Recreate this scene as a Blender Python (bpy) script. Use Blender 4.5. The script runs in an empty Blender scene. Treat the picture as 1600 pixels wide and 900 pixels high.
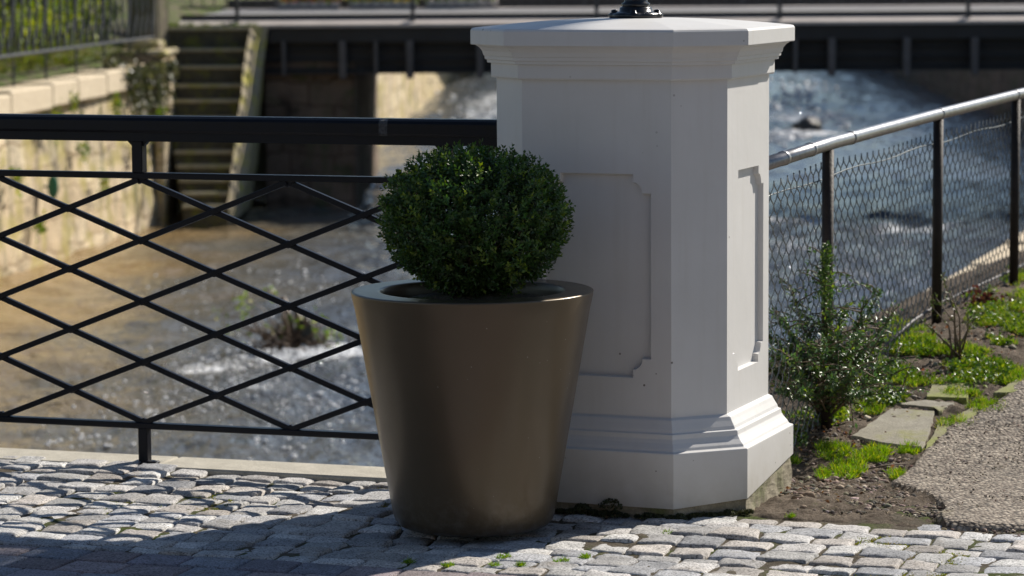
import bpy, math, random
import numpy as np
from mathutils import Matrix, Vector
from mathutils.geometry import tessellate_polygon

sc = bpy.context.scene
C = sc.collection
rng = np.random.default_rng(7)
random.seed(7)
R = math.radians

# ------------------------------------------------------------------ camera, world, sun, exposure
cam_d = bpy.data.cameras.new('camera'); cam = bpy.data.objects.new('camera', cam_d); C.objects.link(cam)
sc.camera = cam
FPX = 4754.5
cam_d.sensor_width = 36.0; cam_d.lens = FPX / 1600 * 36; cam_d.clip_start = .1; cam_d.clip_end = 3000
PITCH, ROLL = .1082, -.006
Fv = Vector((0, math.cos(PITCH), -math.sin(PITCH)))
R0 = Vector((1, 0, 0)); U0 = R0.cross(Fv)
Rv = R0 * math.cos(ROLL) + U0 * math.sin(ROLL); Uv = Rv.cross(Fv)
m = Matrix((Rv, Uv, -Fv)).transposed().to_4x4(); m.translation = (0, 0, 1.5)
cam.matrix_world = m
cam_d.dof.use_dof = True; cam_d.dof.focus_distance = 8.05; cam_d.dof.aperture_fstop = 5.6
cam_d.dof.aperture_blades = 0

SUN_AZ, SUN_EL = R(46), R(37)
w = bpy.data.worlds.new('World'); sc.world = w; w.use_nodes = True
sky = w.node_tree.nodes.new('ShaderNodeTexSky'); sky.sky_type = 'NISHITA'; sky.sun_disc = False
sky.sun_elevation = SUN_EL; sky.sun_rotation = SUN_AZ; sky.air_density = 1.0; sky.dust_density = .25; sky.ozone_density = 1.6
w.node_tree.links.new(sky.outputs[0], w.node_tree.nodes['Background'].inputs[0])
w.node_tree.nodes['Background'].inputs[1].default_value = .065
sun_d = bpy.data.lights.new('sun', 'SUN'); sun = bpy.data.objects.new('sun', sun_d); C.objects.link(sun)
sun_d.energy = 4.8; sun_d.angle = R(.53); sun_d.color = (1, .93, .83)
sdir = Vector((math.sin(SUN_AZ) * math.cos(SUN_EL), math.cos(SUN_AZ) * math.cos(SUN_EL), math.sin(SUN_EL)))
sun.rotation_euler = sdir.to_track_quat('Z', 'Y').to_euler()
sun.location = (20, 20, 20)
sc.view_settings.view_transform = 'Standard'; sc.view_settings.look = 'None'
sc.view_settings.gamma = 1; sc.view_settings.exposure = 0.35
sc.cycles.sample_clamp_indirect = 6

# ------------------------------------------------------------------ helpers
def ray(u, v):
    return Fv + Rv * ((u - 800) / FPX) + Uv * ((450 - v) / FPX)
def gz(u, v, z=0.0):
    d = ray(u, v); t = (z - 1.5) / d.z
    return Vector((0, 0, 1.5)) + d * t
def gy(u, v, Y):
    d = ray(u, v); return Vector((0, 0, 1.5)) + d * (Y / d.y)

def hash2(ix, iy, seed=0):
    ix = ix.astype(np.int64); iy = iy.astype(np.int64)
    h = (ix * 374761393 + iy * 668265263 + seed * 974634777) & 0xFFFFFFFF
    h = ((h ^ (h >> 13)) * 1274126177) & 0xFFFFFFFF
    h = h ^ (h >> 16)
    return (h & 0xFFFF) / 65535.0
def vnoise(x, y, seed=0):
    x = np.asarray(x, float); y = np.asarray(y, float)
    ix = np.floor(x); iy = np.floor(y); fx = x - ix; fy = y - iy
    fx = fx * fx * (3 - 2 * fx); fy = fy * fy * (3 - 2 * fy)
    a = hash2(ix, iy, seed); b = hash2(ix + 1, iy, seed); c = hash2(ix, iy + 1, seed); d = hash2(ix + 1, iy + 1, seed)
    return ((a * (1 - fx) + b * fx) * (1 - fy) + (c * (1 - fx) + d * fx) * fy) * 2 - 1
def fbm(x, y, o=4, seed=0):
    s = 0; a = 1; t = 0
    for k in range(o):
        s = s + a * vnoise(x * 2 ** k, y * 2 ** k, seed + k * 7); t += a; a *= .5
    return s / t
def sstep(a, b, x):
    t = np.clip((x - a) / (b - a), 0, 1); return t * t * (3 - 2 * t)

def root_loc(p):
    while p.parent: p = p.parent
    return np.array(p.location)
def mesh_np(name, V, Fs, mat, parent=None, smooth=False, cols=None, mats=None, mi=None, loc=None):
    """V (n,3); Fs (m,k) array or list of tuples; cols: per-vertex colour"""
    V = np.asarray(V, dtype=np.float32)
    off = np.zeros(3)
    if parent is not None: off = root_loc(parent)
    elif loc is not None: off = np.array(loc, float)
    V = V - off.astype(np.float32)
    me = bpy.data.meshes.new(name)
    if isinstance(Fs, np.ndarray):
        n, k = Fs.shape
        me.vertices.add(len(V)); me.vertices.foreach_set('co', V.ravel())
        me.loops.add(n * k); me.loops.foreach_set('vertex_index', Fs.astype(np.int32).ravel())
        me.polygons.add(n); me.polygons.foreach_set('loop_start', np.arange(0, n * k, k, dtype=np.int32))
        me.polygons.foreach_set('loop_total', np.full(n, k, dtype=np.int32))
        me.update(calc_edges=True); me.validate()
    else:
        me.from_pydata([tuple(v) for v in V.tolist()], [], Fs); me.update()
    if cols is not None:
        ca = me.color_attributes.new('tint', 'FLOAT_COLOR', 'POINT')
        c4 = np.ones((len(V), 4), dtype=np.float32); c4[:, :cols.shape[1]] = cols
        ca.data.foreach_set('color', c4.ravel())
    if mats:
        for x in mats: me.materials.append(x)
        me.polygons.foreach_set('material_index', np.asarray(mi, dtype=np.int32))
    elif mat is not None: me.materials.append(mat)
    if smooth: me.polygons.foreach_set('use_smooth', np.ones(len(me.polygons), dtype=bool))
    o = bpy.data.objects.new(name, me); C.objects.link(o)
    if parent is not None: o.parent = parent
    elif loc is not None: o.location = loc
    return o
def thing(name, label, cat, loc, group=None):
    o = bpy.data.objects.new(name, None); C.objects.link(o); o.location = loc
    o.empty_display_size = .1
    o['label'] = label; o['category'] = cat
    if group: o['group'] = group
    return o
def tag(o, label, cat, group=None):
    o['label'] = label; o['category'] = cat
    if group: o['group'] = group
    return o
def kind(o, k, label=None, cat=None):
    o['kind'] = k
    if label: o['label'] = label
    if cat: o['category'] = cat
    return o

class MB:
    def __init__(s): s.v = []; s.f = []
    def add(s, vs, fs):
        b = len(s.v); s.v += [tuple(v) for v in vs]; s.f += [tuple(i + b for i in f) for f in fs]
    def box(s, c, size, rz=0, ax=None, bev=0):
        """ax: (ex,ey,ez) axes"""
        if ax is None:
            ex = Vector((math.cos(rz), math.sin(rz), 0)); ey = Vector((-math.sin(rz), math.cos(rz), 0)); ez = Vector((0, 0, 1))
        else: ex, ey, ez = ax
        c = Vector(c); hx, hy, hz = [q / 2 for q in size]
        if bev <= 0:
            vs = [c + ex * (i * hx) + ey * (j * hy) + ez * (k * hz) for k in (-1, 1) for j in (-1, 1) for i in (-1, 1)]
            s.add(vs, [(0, 2, 3, 1), (4, 5, 7, 6), (0, 1, 5, 4), (1, 3, 7, 5), (3, 2, 6, 7), (2, 0, 4, 6)])
        else:
            b = bev; vs = []; idx = {}
            for k in (-1, 1):
                for j in (-1, 1):
                    for i in (-1, 1):
                        for a in range(3):
                            o = [hx - b, hy - b, hz - b]; o[a] += b
                            idx[(i, j, k, a)] = len(vs); vs.append(c + ex * (i * o[0]) + ey * (j * o[1]) + ez * (k * o[2]))
            fs = []
            for sgn in (-1, 1):
                q = [(sgn, -1, -1), (sgn, 1, -1), (sgn, 1, 1), (sgn, -1, 1)]; fs.append([idx[(*t, 0)] for t in q][::sgn])
                q = [(1, sgn, -1), (-1, sgn, -1), (-1, sgn, 1), (1, sgn, 1)]; fs.append([idx[(*t, 1)] for t in q][::sgn])
                q = [(-1, -1, sgn), (1, -1, sgn), (1, 1, sgn), (-1, 1, sgn)]; fs.append([idx[(*t, 2)] for t in q][::sgn])
            for i in (-1, 1):
                for j in (-1, 1):
                    fs.append([idx[(i, j, -1, 0)], idx[(i, j, -1, 1)], idx[(i, j, 1, 1)], idx[(i, j, 1, 0)]])
                    fs.append([idx[(i, -1, j, 0)], idx[(i, -1, j, 2)], idx[(i, 1, j, 2)], idx[(i, 1, j, 0)]])
                    fs.append([idx[(-1, i, j, 1)], idx[(-1, i, j, 2)], idx[(1, i, j, 2)], idx[(1, i, j, 1)]])
                    for k in (-1, 1): fs.append([idx[(i, j, k, 0)], idx[(i, j, k, 1)], idx[(i, j, k, 2)]])
            s.add(vs, fs)
        return s
    def tube(s, pts, r, n=8, cap=True):
        pts = [Vector(p) for p in pts]
        rs = r if isinstance(r, (list, tuple)) else [r] * len(pts)
        b = len(s.v); up = None
        for i, p in enumerate(pts):
            t = (pts[min(i + 1, len(pts) - 1)] - pts[max(i - 1, 0)])
            if t.length < 1e-9: t = Vector((0, 0, 1))
            t.normalize()
            if up is None:
                up = Vector((0, 0, 1)) if abs(t.z) < .9 else Vector((1, 0, 0))
            e1 = (up - t * up.dot(t)).normalized(); up = e1; e2 = t.cross(e1)
            for k in range(n):
                a = 2 * math.pi * k / n
                s.v.append(tuple(p + (e1 * math.cos(a) + e2 * math.sin(a)) * rs[i]))
        for i in range(len(pts) - 1):
            for k in range(n):
                k2 = (k + 1) % n
                s.f.append((b + i * n + k, b + i * n + k2, b + (i + 1) * n + k2, b + (i + 1) * n + k))
        if cap:
            s.f.append(tuple(b + k for k in range(n))[::-1]); s.f.append(tuple(b + (len(pts) - 1) * n + k for k in range(n)))
        return s
    def lathe(s, prof, c=(0, 0, 0), n=48, cap0=False, cap1=False, lob=None):
        b = len(s.v); c = Vector(c)
        for r, z in prof:
            for k in range(n):
                a = 2 * math.pi * k / n
                rr = r * (1 + (lob(a, z) if lob else 0))
                s.v.append((c.x + rr * math.cos(a), c.y + rr * math.sin(a), c.z + z))
        for i in range(len(prof) - 1):
            for k in range(n):
                k2 = (k + 1) % n
                s.f.append((b + i * n + k, b + i * n + k2, b + (i + 1) * n + k2, b + (i + 1) * n + k))
        if cap0: s.f.append(tuple(b + k for k in range(n))[::-1])
        if cap1: s.f.append(tuple(b + (len(prof) - 1) * n + k for k in range(n)))
        return s
    def prism(s, poly, ex, ey, ez, o, depth):
        """2-D poly in (ex,ey) at origin o, extruded depth along ez"""
        o = Vector(o); n = len(poly)
        vs = [o + ex * x + ey * y for x, y in poly] + [o + ex * x + ey * y + ez * depth for x, y in poly]
        fs = [tuple(range(n))[::-1], tuple(range(n, 2 * n))] + [(i, (i + 1) % n, n + (i + 1) % n, n + i) for i in range(n)]
        s.add(vs, fs); return s
    def build(s, name, mat, parent=None, smooth=False, loc=None, cols=None):
        o = mesh_np(name, np.array(s.v), s.f, mat, parent, smooth, loc=loc, cols=cols)
        return o

# ------------------------------------------------------------------ materials
def newmat(name):
    mt = bpy.data.materials.new(name); mt.use_nodes = True
    nt = mt.node_tree; return mt, nt, nt.nodes['Principled BSDF']
def nd(nt, t, **kw):
    n = nt.nodes.new(t)
    for k, v in kw.items():
        if k.startswith('i_'):
            key = k[2:]; key = int(key) if key.isdigit() else key.replace('_', ' ')
            n.inputs[key].default_value = v
        else: setattr(n, k, v)
    return n
def L(nt, a, b): nt.links.new(a, b)
def coords(nt): return nd(nt, 'ShaderNodeTexCoord').outputs['Object']
def noise(nt, vec, scale, detail=6, rough=.6, dist=0):
    n = nd(nt, 'ShaderNodeTexNoise'); n.inputs['Scale'].default_value = scale; n.inputs['Detail'].default_value = detail
    n.inputs['Roughness'].default_value = rough; n.inputs['Distortion'].default_value = dist
    L(nt, vec, n.inputs['Vector']); return n.outputs['Fac']
def ramp(nt, fac, stops):
    r = nd(nt, 'ShaderNodeValToRGB'); e = r.color_ramp.elements
    while len(e) < len(stops): e.new(.5)
    for i, (p, c) in enumerate(stops):
        e[i].position = p; e[i].color = (*c, 1) if len(c) == 3 else c
    L(nt, fac, r.inputs['Fac']); return r.outputs['Color']
def g3(v): return (v, v, v)
def mix(nt, a, b, fac, mode='MIX'):
    n = nd(nt, 'ShaderNodeMix', data_type='RGBA', blend_type=mode)
    for s_, x in ((n.inputs[6], a), (n.inputs[7], b), (n.inputs[0], fac)):
        if hasattr(x, 'links'): L(nt, x, s_)
        elif isinstance(x, (int, float)): s_.default_value = x
        else: s_.default_value = (*x, 1)
    return n.outputs[2]
def bump(nt, bs, h, strength=.5, dist=.01, prev=None):
    b = nd(nt, 'ShaderNodeBump'); b.inputs['Strength'].default_value = strength; b.inputs['Distance'].default_value = dist
    L(nt, h, b.inputs['Height'])
    if prev is not None: L(nt, prev, b.inputs['Normal'])
    L(nt, b.outputs[0], bs.inputs['Normal']); return b.outputs[0]
def attr(nt, name='tint'):
    a = nd(nt, 'ShaderNodeAttribute'); a.attribute_name = name; return a.outputs['Color']

def plain(name, col, rough=.5, metal=0, var=.25, scale=20, bmp=.0, bd=.003, spec=.5):
    mt, nt, bs = newmat(name); co = coords(nt)
    f = noise(nt, co, scale)
    c = ramp(nt, f, [(.25, tuple(x * (1 - var) for x in col)), (.75, tuple(min(1, x * (1 + var)) for x in col))])
    L(nt, c, bs.inputs['Base Color']); bs.inputs['Metallic'].default_value = metal
    bs.inputs['Specular IOR Level'].default_value = spec
    rr = ramp(nt, f, [(0, g3(max(0, rough - .08))), (1, g3(min(1, rough + .08)))]); L(nt, rr, bs.inputs['Roughness'])
    if bmp: bump(nt, bs, noise(nt, co, scale * 4), bmp, bd)
    return mt

def mat_white():
    mt, nt, bs = newmat('white_masonry_paint'); co = coords(nt)
    base = ramp(nt, noise(nt, co, 3, 5), [(.3, (.64, .63, .61)), (.7, (.70, .69, .675))])
    # small dark pits and faint grime specks
    v = nd(nt, 'ShaderNodeTexVoronoi', feature='F1'); v.inputs['Scale'].default_value = 17; L(nt, co, v.inputs['Vector'])
    sp = ramp(nt, v.outputs['Distance'], [(.0, g3(1)), (.045, g3(1)), (.06, g3(0))])
    pick = ramp(nt, noise(nt, co, 4.3, 2), [(.52, g3(0)), (.58, g3(1))])
    base = mix(nt, base, (.16, .14, .12), mix(nt, sp, pick, 1.0, 'MULTIPLY'))
    # splash dirt close to the ground (wear that stays)
    g = nd(nt, 'ShaderNodeNewGeometry'); sx = nd(nt, 'ShaderNodeSeparateXYZ'); L(nt, g.outputs['Position'], sx.inputs[0])
    mr = nd(nt, 'ShaderNodeMapRange'); mr.inputs['From Min'].default_value = .19; mr.inputs['From Max'].default_value = .02
    L(nt, sx.outputs['Z'], mr.inputs['Value'])
    mm = nd(nt, 'ShaderNodeMath', operation='MULTIPLY'); L(nt, mr.outputs[0], mm.inputs[0]); L(nt, noise(nt, co, 14, 6), mm.inputs[1])
    base = mix(nt, base, (.42, .38, .30), mm.outputs[0])
    # faint vertical rain streaks
    mp = nd(nt, 'ShaderNodeMapping'); mp.inputs['Scale'].default_value = (18, 18, 1.2); L(nt, co, mp.inputs[0])
    st = ramp(nt, noise(nt, mp.outputs[0], 1.5, 3), [(.52, g3(0)), (.8, g3(.42))])
    base = mix(nt, base, (.60, .58, .54), st)
    L(nt, base, bs.inputs['Base Color']); bs.inputs['Roughness'].default_value = .55
    b1 = bump(nt, bs, noise(nt, co, 7, 3), .25, .006)
    bump(nt, bs, noise(nt, co, 160, 4), .12, .0015, b1)
    return mt
M = {}
M['white'] = mat_white()
def mat_black():
    mt, nt, bs = newmat('anthracite_paint'); co = coords(nt)
    f = noise(nt, co, 30, 6)
    L(nt, ramp(nt, f, [(.3, (.004, .005, .009)), (.75, (.008, .009, .015))]), bs.inputs['Base Color'])
    L(nt, ramp(nt, f, [(.3, g3(.28)), (.8, g3(.45))]), bs.inputs['Roughness'])
    bs.inputs['Specular IOR Level'].default_value = .22
    bump(nt, bs, noise(nt, co, 90, 3), .15, .001)
    return mt
M['black'] = mat_black()
M['cast'] = plain('black_cast_iron', (.008, .008, .009), .22, 0, .3, 60, .2, .001)
def mat_bronze():
    mt, nt, bs = newmat('bronze_lacquer'); co = coords(nt)
    f = noise(nt, co, 2.2, 3)
    fl = noise(nt, co, 900, 2)
    c = ramp(nt, f, [(.3, (.108, .079, .045)), (.7, (.126, .093, .055))])
    c = mix(nt, c, (.16, .125, .09), ramp(nt, fl, [(.6, g3(0)), (.8, g3(.5))]))
    g = nd(nt, 'ShaderNodeNewGeometry'); sx = nd(nt, 'ShaderNodeSeparateXYZ'); L(nt, g.outputs['Position'], sx.inputs[0])
    mr = nd(nt, 'ShaderNodeMapRange'); mr.inputs['From Min'].default_value = .14; mr.inputs['From Max'].default_value = .0; L(nt, sx.outputs['Z'], mr.inputs['Value'])
    dm_ = nd(nt, 'ShaderNodeMath', operation='MULTIPLY'); L(nt, mr.outputs[0], dm_.inputs[0]); L(nt, ramp(nt, noise(nt, co, 38, 6, .7), [(.45, g3(0)), (.7, g3(.55))]), dm_.inputs[1])
    c = mix(nt, c, (.24, .21, .17), dm_.outputs[0])
    vs_ = nd(nt, 'ShaderNodeTexVoronoi', feature='F1'); vs_.inputs['Scale'].default_value = 26; L(nt, co, vs_.inputs['Vector'])
    c = mix(nt, c, (.30, .27, .22), ramp(nt, vs_.outputs['Distance'], [(.0, g3(.8)), (.035, g3(.8)), (.05, g3(0))]))
    L(nt, c, bs.inputs['Base Color']); bs.inputs['Metallic'].default_value = .6
    L(nt, ramp(nt, noise(nt, co, 9, 4), [(.3, g3(.42)), (.7, g3(.50))]), bs.inputs['Roughness'])
    bs.inputs['Coat Weight'].default_value = .6; bs.inputs['Coat Roughness'].default_value = .24
    bump(nt, bs, f, .05, .004)
    return mt
M['bronze'] = mat_bronze()
def mat_granite():
    mt, nt, bs = newmat('granite_setts'); co = coords(nt)
    t = attr(nt)
    sp = ramp(nt, noise(nt, co, 170, 4, .7), [(.36, g3(.22)), (.47, g3(.92)), (.64, g3(1.35))])
    big = ramp(nt, noise(nt, co, 14, 5, .65), [(.3, g3(.72)), (.7, g3(1.18))])
    c = mix(nt, t, sp, 1.0, 'MULTIPLY'); c = mix(nt, c, big, 1.0, 'MULTIPLY')
    # rusty / mossy staining
    c = mix(nt, c, (.22, .16, .09), ramp(nt, noise(nt, co, 6, 6, .7), [(.56, g3(0)), (.74, g3(.45))]))
    L(nt, c, bs.inputs['Base Color']); bs.inputs['Roughness'].default_value = .82
    bs.inputs['Specular IOR Level'].default_value = .3
    b1 = bump(nt, bs, noise(nt, co, 55, 6, .7), .7, .006)
    bump(nt, bs, noise(nt, co, 260, 3, .7), .6, .002, b1)
    return mt
M['granite'] = mat_granite()
def mat_soil(name, a, b, moss, mossamt, agg=False):
    mt, nt, bs = newmat(name); co = coords(nt)
    c = ramp(nt, noise(nt, co, 9, 8, .7), [(.3, a), (.7, b)])
    c = mix(nt, c, moss, ramp(nt, noise(nt, co, 5, 6, .65), [(mossamt, g3(0)), (mossamt + .1, g3(.9))]))
    c = mix(nt, c, ramp(nt, noise(nt, co, 140, 4, .7), [(.3, g3(.5)), (.7, g3(1.5))]), 1.0, 'MULTIPLY')
    L(nt, c, bs.inputs['Base Color']); bs.inputs['Roughness'].default_value = .95
    bs.inputs['Specular IOR Level'].default_value = .15
    b1 = bump(nt, bs, noise(nt, co, 45, 8, .75), .9, .02)
    bump(nt, bs, noise(nt, co, 220, 4, .7), .8, .004, b1)
    return mt
M['joint'] = mat_soil('joint_soil', (.10, .082, .058), (.20, .17, .13), (.09, .12, .025), .50)
M['soil'] = mat_soil('bare_soil', (.09, .068, .05), (.26, .21, .16), (.10, .13, .03), .62)
M['bank'] = mat_soil('bank_soil', (.10, .085, .06), (.22, .19, .13), (.10, .15, .03), .45)
def mat_asphalt():
    mt, nt, bs = newmat('coarse_asphalt'); co = coords(nt)
    v = nd(nt, 'ShaderNodeTexVoronoi', feature='F1'); v.inputs['Scale'].default_value = 82; v.inputs['Randomness'].default_value = 1; L(nt, co, v.inputs['Vector'])
    cc = nd(nt, 'ShaderNodeSeparateColor'); L(nt, v.outputs['Color'], cc.inputs[0])
    stone = ramp(nt, cc.outputs[0], [(.0, (.16, .125, .095)), (.5, (.29, .24, .19)), (1, (.52, .45, .36))])
    gap = ramp(nt, v.outputs['Distance'], [(.0, g3(1)), (.55, g3(.8)), (.8, g3(.22))])
    c = mix(nt, stone, gap, 1.0, 'MULTIPLY')
    c = mix(nt, c, ramp(nt, noise(nt, co, 3.5, 5), [(.3, g3(.75)), (.7, g3(1.2))]), 1.0, 'MULTIPLY')
    c = mix(nt, c, (.20, .17, .06), ramp(nt, noise(nt, co, 5, 5), [(.62, g3(0)), (.75, g3(.6))]))
    L(nt, c, bs.inputs['Base Color']); bs.inputs['Roughness'].default_value = .9
    inv = ramp(nt, v.outputs['Distance'], [(.0, g3(1)), (.8, g3(0))])
    b1 = bump(nt, bs, inv, 1.0, .006)
    bump(nt, bs, noise(nt, co, 300, 3), .4, .002, b1)
    return mt
M['asphalt'] = mat_asphalt()
def mat_slab(name, a, b, lich, amt):
    mt, nt, bs = newmat(name); co = coords(nt)
    c = ramp(nt, noise(nt, co, 12, 7, .65), [(.3, a), (.7, b)])
    c = mix(nt, c, lich, ramp(nt, noise(nt, co, 4.5, 6, .7), [(amt, g3(0)), (amt + .14, g3(.8))]))
    c = mix(nt, c, ramp(nt, noise(nt, co, 190, 3, .7), [(.3, g3(.75)), (.7, g3(1.2))]), 1.0, 'MULTIPLY')
    L(nt, c, bs.inputs['Base Color']); bs.inputs['Roughness'].default_value = .88
    b1 = bump(nt, bs, noise(nt, co, 30, 8, .7), .5, .008); bump(nt, bs, noise(nt, co, 260, 3), .4, .0015, b1)
    return mt
M['kerb'] = mat_slab('kerb_stone', (.40, .37, .30), (.56, .52, .43), (.33, .32, .16), .62)
M['flag'] = mat_slab('flagstone', (.24, .22, .17), (.36, .33, .26), (.25, .25, .06), .52)
M['mossflag'] = mat_slab('mossy_flagstone', (.22, .20, .12), (.32, .29, .18), (.24, .27, .05), .42)
M['footing'] = mat_slab('rough_footing', (.20, .17, .11), (.42, .37, .27), (.13, .15, .04), .50)
def mat_sandstone(name, a, b, lich=(.42, .36, .06), lamt=.66, sx=.62, sz=.34):
    mt, nt, bs = newmat(name); co = coords(nt)
    mp = nd(nt, 'ShaderNodeMapping'); L(nt, co, mp.inputs[0]); mp.inputs['Rotation'].default_value = (0, 0, 0)
    sp = nd(nt, 'ShaderNodeSeparateXYZ'); L(nt, co, sp.inputs[0])
    ad = nd(nt, 'ShaderNodeMath', operation='ADD'); L(nt, sp.outputs['X'], ad.inputs[0]); L(nt, sp.outputs['Y'], ad.inputs[1])
    # warp a little so that the courses are not ruler straight
    wn = nd(nt, 'ShaderNodeMath', operation='MULTIPLY_ADD'); L(nt, noise(nt, co, .9, 3), wn.inputs[0]); wn.inputs[1].default_value = .5; L(nt, sp.outputs['Z'], wn.inputs[2])
    cb = nd(nt, 'ShaderNodeCombineXYZ'); L(nt, ad.outputs[0], cb.inputs[0]); L(nt, wn.outputs[0], cb.inputs[1])
    br = nd(nt, 'ShaderNodeTexBrick'); L(nt, cb.outputs[0], br.inputs['Vector'])
    br.inputs['Scale'].default_value = 1; br.inputs['Brick Width'].default_value = sx; br.inputs['Row Height'].default_value = sz
    br.inputs['Mortar Size'].default_value = .018; br.inputs['Mortar Smooth'].default_value = .4; br.inputs['Bias'].default_value = 0
    br.inputs['Color1'].default_value = (*a, 1); br.inputs['Color2'].default_value = (*b, 1); br.inputs['Mortar'].default_value = (a[0] * .62, a[1] * .58, a[2] * .55, 1)
    br.squash = 1.3; br.squash_frequency = 3; br.offset = .43
    c = mix(nt, br.outputs['Color'], ramp(nt, noise(nt, co, 2.2, 7, .7), [(.36, g3(.34)), (.47, g3(.92)), (.66, g3(1.15))]), 1.0, 'MULTIPLY')
    c = mix(nt, c, lich, ramp(nt, noise(nt, co, 1.7, 7, .7), [(lamt - .08, g3(0)), (lamt, g3(.75))]))
    mp2 = nd(nt, 'ShaderNodeMapping'); mp2.inputs['Scale'].default_value = (3, 3, .6); L(nt, co, mp2.inputs[0])
    c = mix(nt, c, (.09, .10, .05), ramp(nt, noise(nt, mp2.outputs[0], 1.1, 5), [(.56, g3(0)), (.68, g3(.8))]))
    L(nt, c, bs.inputs['Base Color']); bs.inputs['Roughness'].default_value = .92
    b1 = bump(nt, bs, br.outputs['Fac'], -.9, .03)
    bump(nt, bs, noise(nt, co, 5, 8, .7), .8, .06, b1)
    return mt
M['sand'] = mat_sandstone('sandstone_blocks', (.60, .47, .30), (.74, .62, .43), (.44, .37, .10), .58)
M['sand_plain'] = mat_slab('sandstone_coping', (.60, .49, .34), (.76, .64, .46), (.30, .30, .10), .60)
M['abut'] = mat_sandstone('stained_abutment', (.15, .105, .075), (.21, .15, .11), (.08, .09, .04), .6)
M['step'] = mat_slab('worn_shaded_steps', (.05, .045, .035), (.11, .10, .07), (.17, .18, .03), .50)  # worn mossy stone; shade of the risers put into the darker base colour
M['tread'] = mat_slab('worn_sunlit_treads', (.30, .27, .19), (.46, .42, .30), (.34, .34, .06), .52)  # worn stone; sunlight on the tread edges put into the paler base colour
M['lichen'] = mat_slab('yellow_lichen_stone', (.30, .25, .17), (.48, .40, .27), (.52, .47, .03), .49)
M['galv'] = plain('galvanised_pipe', (.30, .30, .31), .36, .9, .25, 35, .3, .001)
M['wire'] = plain('galvanised_wire', (.16, .17, .17), .38, .8, .3, 60)
M['rust'] = plain('rusty_steel_post', (.022, .016, .013), .6, .3, .6, 25, .6, .003)
M['girder'] = plain('dark_painted_steel', (.022, .022, .024), .55, 0, .4, 2, .2, .01)
M['stiff'] = plain('grey_painted_steel', (.11, .10, .10), .6, 0, .3, 4)
M['concrete'] = plain('pale_concrete', (.56, .50, .46), .85, 0, .15, 3, .4, .01)
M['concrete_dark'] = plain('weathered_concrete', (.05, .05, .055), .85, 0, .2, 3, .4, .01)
M['road'] = plain('grey_road_surface', (.25, .245, .24), .9, 0, .15, 5, .3, .01)
M['iron'] = plain('grey_wrought_iron', (.075, .078, .085), .45, .3, .3, 12)
M['bark'] = plain('bark', (.09, .075, .055), .9, 0, .5, 18, .9, .01)
M['twig'] = plain('twig_bark', (.13, .095, .06), .8, 0, .4, 40, .5, .002)
M['rock'] = plain('wet_dark_rock', (.035, .035, .03), .35, 0, .5, 6, .9, .03)
def mat_clod():
    mt, nt, bs = newmat('clods_and_gravel'); co = coords(nt)
    L(nt, mix(nt, attr(nt), ramp(nt, noise(nt, co, 90, 4), [(.3, g3(.6)), (.7, g3(1.3))]), 1.0, 'MULTIPLY'), bs.inputs['Base Color']); bs.inputs['Roughness'].default_value = .9
    bump(nt, bs, noise(nt, co, 200, 3), .6, .003); return mt
M['clod'] = mat_clod()
M['pebble'] = plain('tan_pebble', (.26, .19, .13), .85, 0, .4, 40, .5, .003)
M['green_plastic'] = plain('green_enamel', (.01, .13, .075), .35, 0, .15, 8)

def mat_leaf(name, rough=.38, transl=.3, spec=.5):
    mt, nt, bs = newmat(name)
    c = attr(nt); L(nt, c, bs.inputs['Base Color']); bs.inputs['Roughness'].default_value = rough
    bs.inputs['Specular IOR Level'].default_value = spec
    tr = nd(nt, 'ShaderNodeBsdfTranslucent')
    hs = nd(nt, 'ShaderNodeHueSaturation'); hs.inputs['Saturation'].default_value = 1.25; hs.inputs['Value'].default_value = 1.6
    hs.inputs['Hue'].default_value = .485; L(nt, c, hs.inputs['Color']); L(nt, hs.outputs[0], tr.inputs['Color'])
    ms = nd(nt, 'ShaderNodeMixShader'); ms.inputs[0].default_value = transl
    L(nt, bs.outputs[0], ms.inputs[1]); L(nt, tr.outputs[0], ms.inputs[2])
    L(nt, ms.outputs[0], nt.nodes['Material Output'].inputs['Surface']); return mt
M['leaf'] = mat_leaf('glossy_leaf', .40, .24)
M['softleaf'] = mat_leaf('soft_leaf', .55, .35, .3)

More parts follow.
